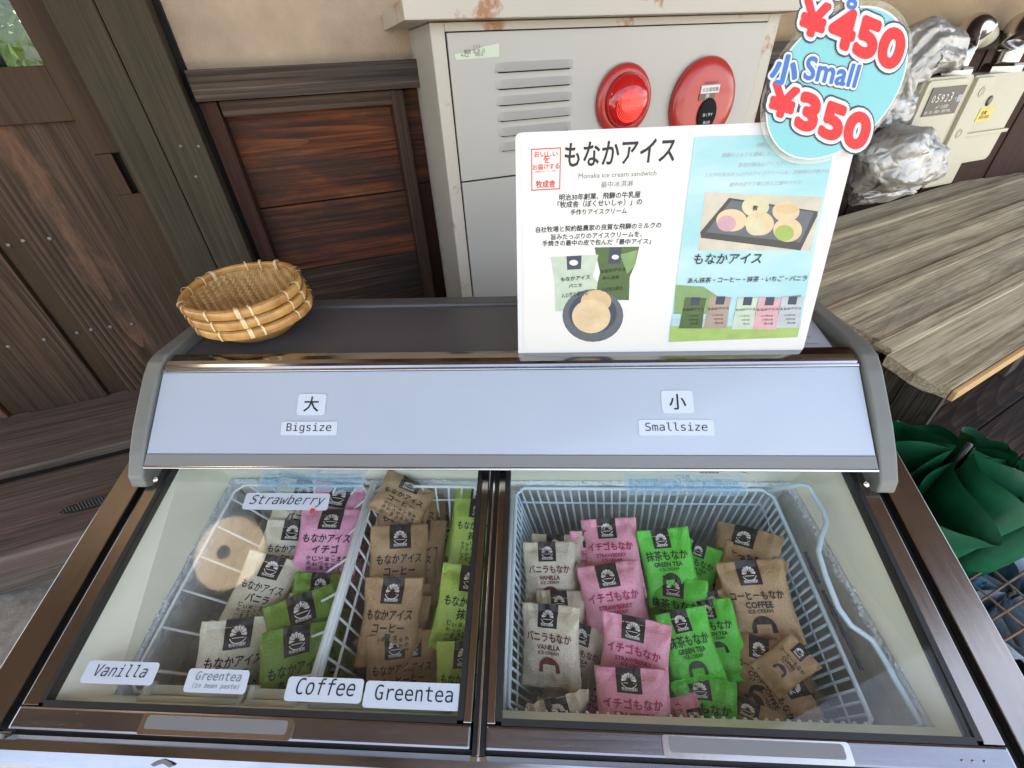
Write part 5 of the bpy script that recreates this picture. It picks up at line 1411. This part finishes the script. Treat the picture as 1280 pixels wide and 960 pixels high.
# right page
PT = MB()
for s_, a, b in (('飛騨古川　牧成舎', (944, 183.5), (988, 181.5)), ('飛騨のミルクを濃縮した、濃厚乳をベースに作る', (901, 196.5), (1025, 192)), ('独自の製法のアイスクリーム', (922, 208.5), (995, 206)),
                 ('ミルクの旨みたっぷりのアイスクリームを、自家製の手焼きの', (880, 221), (1035, 216)), ('最中の皮で丁寧に包んだ最中アイス', (911, 233), (1000, 230))):
    pw(PT, s_, a, b, shear=.15, hs=1.05)
obj('lettering', PT, 'ink_lightgrey', pR)
tray = [(911, 247), (1022, 264), (1004, 312), (875, 296)]
items = [('p_beige', [(881, 240), (1028, 246), (1013, 313), (872, 313)]),
    ('p_black', [(911, 247), (1022, 264), (1021, 270), (1000, 313), (994, 312), (876, 297), (875, 290)]), ('p_slate', [(914, 250), (1017, 265), (1000, 303), (882, 290)]),
    ('p_cream', ell(944, 258, 17, 13)), ('p_tan2', ell(982, 264, 17, 13)), ('p_tan', ell(983, 261, 14, 6)),
    ('p_tan2', ell(914, 275, 19, 14)), ('p_pink', ell(908, 279, 12, 10)), ('p_tan2', ell(949, 279, 18, 15)), ('p_cream', ell(944, 283, 12, 11)), ('p_tan2', ell(984, 287, 18, 15)), ('p_green', ell(980, 291, 12, 10)),
    ('p_tree', [(845, 356), (879, 358), (900, 372), (890, 392), (842, 392)]), ('p_tree', [(975, 372), (1001, 368), (997, 392), (972, 392)]),
    ('p_water', [(840, 398), (1001, 400), (1000, 408), (838, 407)]), ('p_grass', [(838, 407), (999, 409), (996, 421), (836, 427)])]
pkx = [('p_dgreen', 851, 371, 882, 410), ('p_brown', 882, 370, 913, 410), ('p_mint', 917, 371, 946, 411), ('p_rose', 943, 371, 975, 411), ('p_grey', 972, 370, 1003, 409)]
for mt__, x0, y0, x1, y1 in pkx:
    dx = 5
    items += [(mt__, [(x0 + dx, y0), (x1 + dx * .2, y0 + 1), (x1 - dx * .4, y0 + 14), (x1 - dx, y1), (x0 - 3, y1), (x0 + 2, y0 + 16)]), ('ink_navy', [((x0 + x1) / 2 - 2, y0), ((x0 + x1) / 2 + 9, y0), ((x0 + x1) / 2 + 7, y0 + 10), ((x0 + x1) / 2 - 4, y0 + 10)])]
pic(pR, 'product_picture', items, 'printed photo of cut monaka on a black tray above a row of five packets')
PT = MB()
pw(PT, 'もなかアイス', (866, 329), (950, 328), bold=.010, hs=1.1, eps=.0017); pw(PT, 'あん抹茶・コーヒー・抹茶・いちご・バニラ', (859, 353), (1007, 350), hs=1.1, eps=.0017, bold=.012, nb=3)
for mt__, x0, y0, x1, y1 in pkx:
    pw(PT, 'もなかアイス', (x0 + 2, y0 + 17), (x1 - 3, y0 + 16), eps=.0018, bold=.02, nb=2)
    for j in range(3): pw(PT, '人の世の幸'[j:], (x0 + 7 + j * 2, y0 + 24 + 5 * j), (x1 - 10, y0 + 24 + 5 * j), eps=.0018)
obj('lettering', PT, 'ink_black', pR)
pw(PT2 := MB(), '牧', (940, 262), (946, 262), eps=.0016, bold=.03); obj('lettering', PT2, 'ink_black', pR)

# round price card clipped in front of the upper right corner
CY = .352
CP = PYp(CY)
pc = thing('price_card', 'round teal price card with 450 and 350 yen in red', 'price card', (.37, CY, 1.24))
cc = hit(1047, 92, CP); rad = 0
def circ(r, n=64): return [(cc.x + r * cos(2 * pi * i / n), cc.z + r * sin(2 * pi * i / n)) for i in range(n)]
e1 = hit(958, 130, CP); e2 = hit(1056, 187, CP); e3 = hit(1135, 60, CP)
def circ3(a, b, c):
    ax, ay, bx, by, cx_, cy_ = a.x, a.z, b.x, b.z, c.x, c.z
    d = 2 * (ax * (by - cy_) + bx * (cy_ - ay) + cx_ * (ay - by))
    ux = ((ax**2 + ay**2) * (by - cy_) + (bx**2 + by**2) * (cy_ - ay) + (cx_**2 + cy_**2) * (ay - by)) / d
    uy = ((ax**2 + ay**2) * (cx_ - bx) + (bx**2 + by**2) * (ax - cx_) + (cx_**2 + cy_**2) * (bx - ax)) / d
    return ux, uy, hypot(ax - ux, ay - uy)
ux, uy, rad = circ3(e1, e2, e3)
cc = V((ux, CY, uy))
obj('card_rim', MB().prism(circ(rad * 1.0)[::-1], lambda p, d: V((p[0], CY + d, p[1])), 0, .0012), 'price_white', pc)
obj('card_disc', MB().prism(circ(rad * .975)[::-1], lambda p, d: V((p[0], CY - .0004 + d, p[1])), 0, .0003), 'price_teal', pc)
obj('laminate_edge', MB().prism([(cc.x + rad * 1.075 * cos(t), cc.z + rad * 1.075 * sin(t)) for t in [2 * pi * i / 64 for i in range(64)]][::-1], lambda p, d: V((p[0], CY + .0014 + d, p[1])), 0, .0003), 'laminate', pc)
def pricetext(s_, p0, p1, mat, hs=1.0, b=.045, o1=.105, o2=.14, sp=1.04, res=5):
    a_ = hit(*p0, CP); upv = hit(p0[0] + 9, p0[1] - 40, CP) - a_; d_ = (hit(*p1, CP) - a_).normalized()
    for k, (mt__, bo) in enumerate((('ink_navy', o2), ('price_white', o1), (mat, b))):
        m_ = MB(); write(m_, s_, a_, hit(*p1, CP), upv, V((0, -1, 0)), ortho=False, eps=.0008 + .0006 * k, bold=bo, nb=20 if k < 2 else 14, hs=hs, spacing=sp, res=res)
        # baseline width is measured without the outline: keep the three layers concentric
        obj('lettering', m_, mt__, pc)
pricetext('¥', (997, 38), (1026, 48), 'price_red', hs=.72, b=.045, o1=.11, o2=.145)
pricetext('450', (1034, 51), (1119, 86), 'price_red', hs=.72, b=.05, o1=.11, o2=.14)
pricetext('¥', (959, 140), (988, 148), 'price_red', hs=.72, b=.045, o1=.11, o2=.145)
pricetext('350', (994, 156), (1077, 186), 'price_red', hs=.72, b=.05, o1=.11, o2=.14)
pricetext('小', (961, 101), (992, 103), 'price_blue', hs=.95, b=.05, o1=.12, o2=.155)
pricetext('Small', (1003, 98), (1067, 109), 'price_blue', hs=1.0, b=.025, o1=.10, o2=.135)
pricetext('大', (1001, -6), (1024, -4), 'price_blue', hs=1.0, b=.045, o1=.12, o2=.155)
pricetext('Big', (1038, -5), (1070, 3), 'price_blue', hs=1.1, b=.025, o1=.11, o2=.145)

# ================================================================== UMBRELLAS IN THEIR WIRE STAND
def fluted(name, label, px_, z0, z1, R0, R1, n, mat, seed, lean=(0, 0), flop=.4):
    """folded umbrella standing tip down: the hem is a ring of deep lobes at the top"""
    c_ = hit(*px_, PZ(z1)); m_ = MB(); N_ = n * 22
    for i in range(n):
        a0 = 2 * pi * i / n + .5 * noise.noise(V((i * 1.9, seed, 5))); big_ = 1 + .35 * noise.noise(V((i * 3.1, seed, 0))); dz_ = .05 * noise.noise(V((i * 2.3, seed, 11)))
        def fn(u, v_, i=i, a0=a0, big_=big_, dz_=dz_):
            rr = (R0 + (R1 - R0) * v_ ** .8) * big_
            sn = sin(pi * u)
            r_ = rr * (.10 + .90 * sn ** .85); lat = rr * (.30 + .08 * noise.noise(V((i, v_ * 2, seed)))) * sin(2 * pi * u) * (.6 + .4 * v_)
            r_ += .010 * noise.noise(V((u * 5 + i * 9, v_ * 4, seed))) * v_; lat += .010 * noise.noise(V((u * 6 + i * 5, v_ * 4, seed + 4))) * v_
            ang = a0 + 4.5 * r_ * v_
            z_ = z0 + (z1 - z0 + dz_) * v_ - flop * r_ * v_ * v_ + .006 * sin(u * 19 + i) * v_
            return V((c_.x + r_ * cos(ang) - lat * sin(ang) + lean[0] * (v_ - 1), c_.y + r_ * sin(ang) + lat * cos(ang) + lean[1] * (v_ - 1), z_))
        m_.grid(fn, 40, 26)
    t = thing(name, label, 'umbrella', (c_.x + lean[0] * -1, c_.y + lean[1] * -1, z0))
    obj('canopy', m_, mat, t)
    s_ = MB(); s_.tube([V((c_.x - lean[0], c_.y - lean[1], z0)), V((c_.x, c_.y, z1 - .03)), V((c_.x, c_.y, z1 + .01))], .005, 8)
    obj('shaft', s_, 'umbrella_black', t)
    for k in range(n):
        a = 2 * pi * k / n + .55
        s_ = MB(); s_.tube([V((c_.x - lean[0], c_.y - lean[1], z0 + .02)), V((c_.x + R1 * .26 * cos(a), c_.y + R1 * .26 * sin(a), z1 - .10))], .0018, 6)
        obj('rib', s_, 'umbrella_black', t)
    return t
#@@UMB
fluted('umbrella', 'dark green umbrella with deep loose folds beside the bench', (1208, 560), .18, .72, .02, .138, 7, 'umbrella_green', 2.0, (.02, .0), .3)
fluted('umbrella', 'second green umbrella, its folds nearer the right edge', (1264, 592), .18, .68, .02, .105, 6, 'umbrella_green', 8.0, (.03, .0), .3)
fluted('umbrella', 'bright blue umbrella low in the stand under the green folds', (1205, 700), .12, .47, .02, .062, 6, 'umbrella_blue', 5.0, flop=.1)
fluted('umbrella', 'clear grey vinyl umbrella in the wire stand', (1262, 742), .10, .47, .02, .125, 8, 'umbrella_grey', 3.0, flop=.0)
fluted('umbrella', 'black umbrella at the front of the wire stand', (1268, 862), .08, .44, .02, .085, 8, 'umbrella_black', 9.0, flop=.1)
ws = thing('umbrella_stand', 'rusty brown wire umbrella stand right of the freezer', 'umbrella stand', (.98, .30, 0))
def wz(x, y, z=.49): return hit(x, y, PZ(z))
lines = [((1180, 700), (1300, 800)), ((1195, 672), (1330, 790)), ((1160, 680), (1190, 650)), ((1178, 712), (1232, 655)), ((1188, 740), (1262, 692)), ((1205, 765), (1285, 712)), ((1215, 790), (1300, 738)), ((1222, 820), (1310, 768))]
for a, b in lines:
    m_ = MB(); m_.tube([wz(*a), wz(*b)], .0022, 6); obj('wire', m_, 'rusty_wire', ws)
for a in ((1190, 650), (1300, 738), (1180, 700), (1310, 768)):
    p = wz(*a); m_ = MB(); m_.tube([p, V((p.x, p.y, 0.02))], .003, 6); obj('post', m_, 'rusty_wire', ws)
for z_ in (.30, .12):
    m_ = MB(); m_.tube([V((p.x, p.y, z_)) for p in [wz(*a) for a in ((1178, 712), (1190, 650), (1310, 740), (1300, 830))]], .0025, 6, closed=True); obj('hoop', m_, 'rusty_wire', ws)
for k, (x, y) in enumerate(((1248, 812), (1272, 872))):
    p = hit(x, y, PZ(.46)); m_ = MB()
    Mx = Matrix.Translation(p) @ Matrix.Rotation(.5 + k, 4, 'Z') @ Matrix.Rotation(.3, 4, 'X')
    m_.box((-.022, -.012, 0), (.022, .012, .0012), 0, 0, Mx)
    o = obj('paper_tag', m_, 'tag_paper'); tag(o, ['small printed paper tag lying on the black umbrella', 'smaller paper tag near the lower right corner'][k], 'tag')
    t_ = MB()
    for j in range(4): write(t_, ['管理番号', '0000-00', 'お問合せ', '000-0000'][j], Mx @ V((-.018, .006 - j * .005, .0012)), Mx @ V((.016, .006 - j * .005, .0012)), Mx.to_3x3() @ V((0, 1, 0)), Mx.to_3x3() @ V((0, 0, 1)), eps=.0004, hs=.5)
    l_ = obj('lettering', t_, 'ink_black'); l_.parent = o

# ================================================================== LAMP UNDER THE EAVE (mirrored in the glass)
lp = thing('hanging_lamp', 'round lit paper lamp under the eave above the freezer', 'lamp', (0, 0, 0))
LX, LY, LZ = -1.15, .13, 2.0
obj('shade', MB().lathe([(.05, 0), (.13, .004), (.16, .03), (.15, .07), (.06, .10)], Matrix.Translation((LX, LY, LZ)) @ Matrix.Scale(.84, 4), 40), 'lamp_shade', lp)
obj('socket', MB().lathe([(.020, -.012), (.026, -.001), (.025, .02)], Matrix.Translation((LX, LY, LZ)), 24), 'wood_edge', lp)
m_ = MB(); m_.tube([V((LX, LY, LZ + .1)), V((LX, LY, 2.52))], .006, 6); obj('cord', m_, 'umbrella_black', lp)
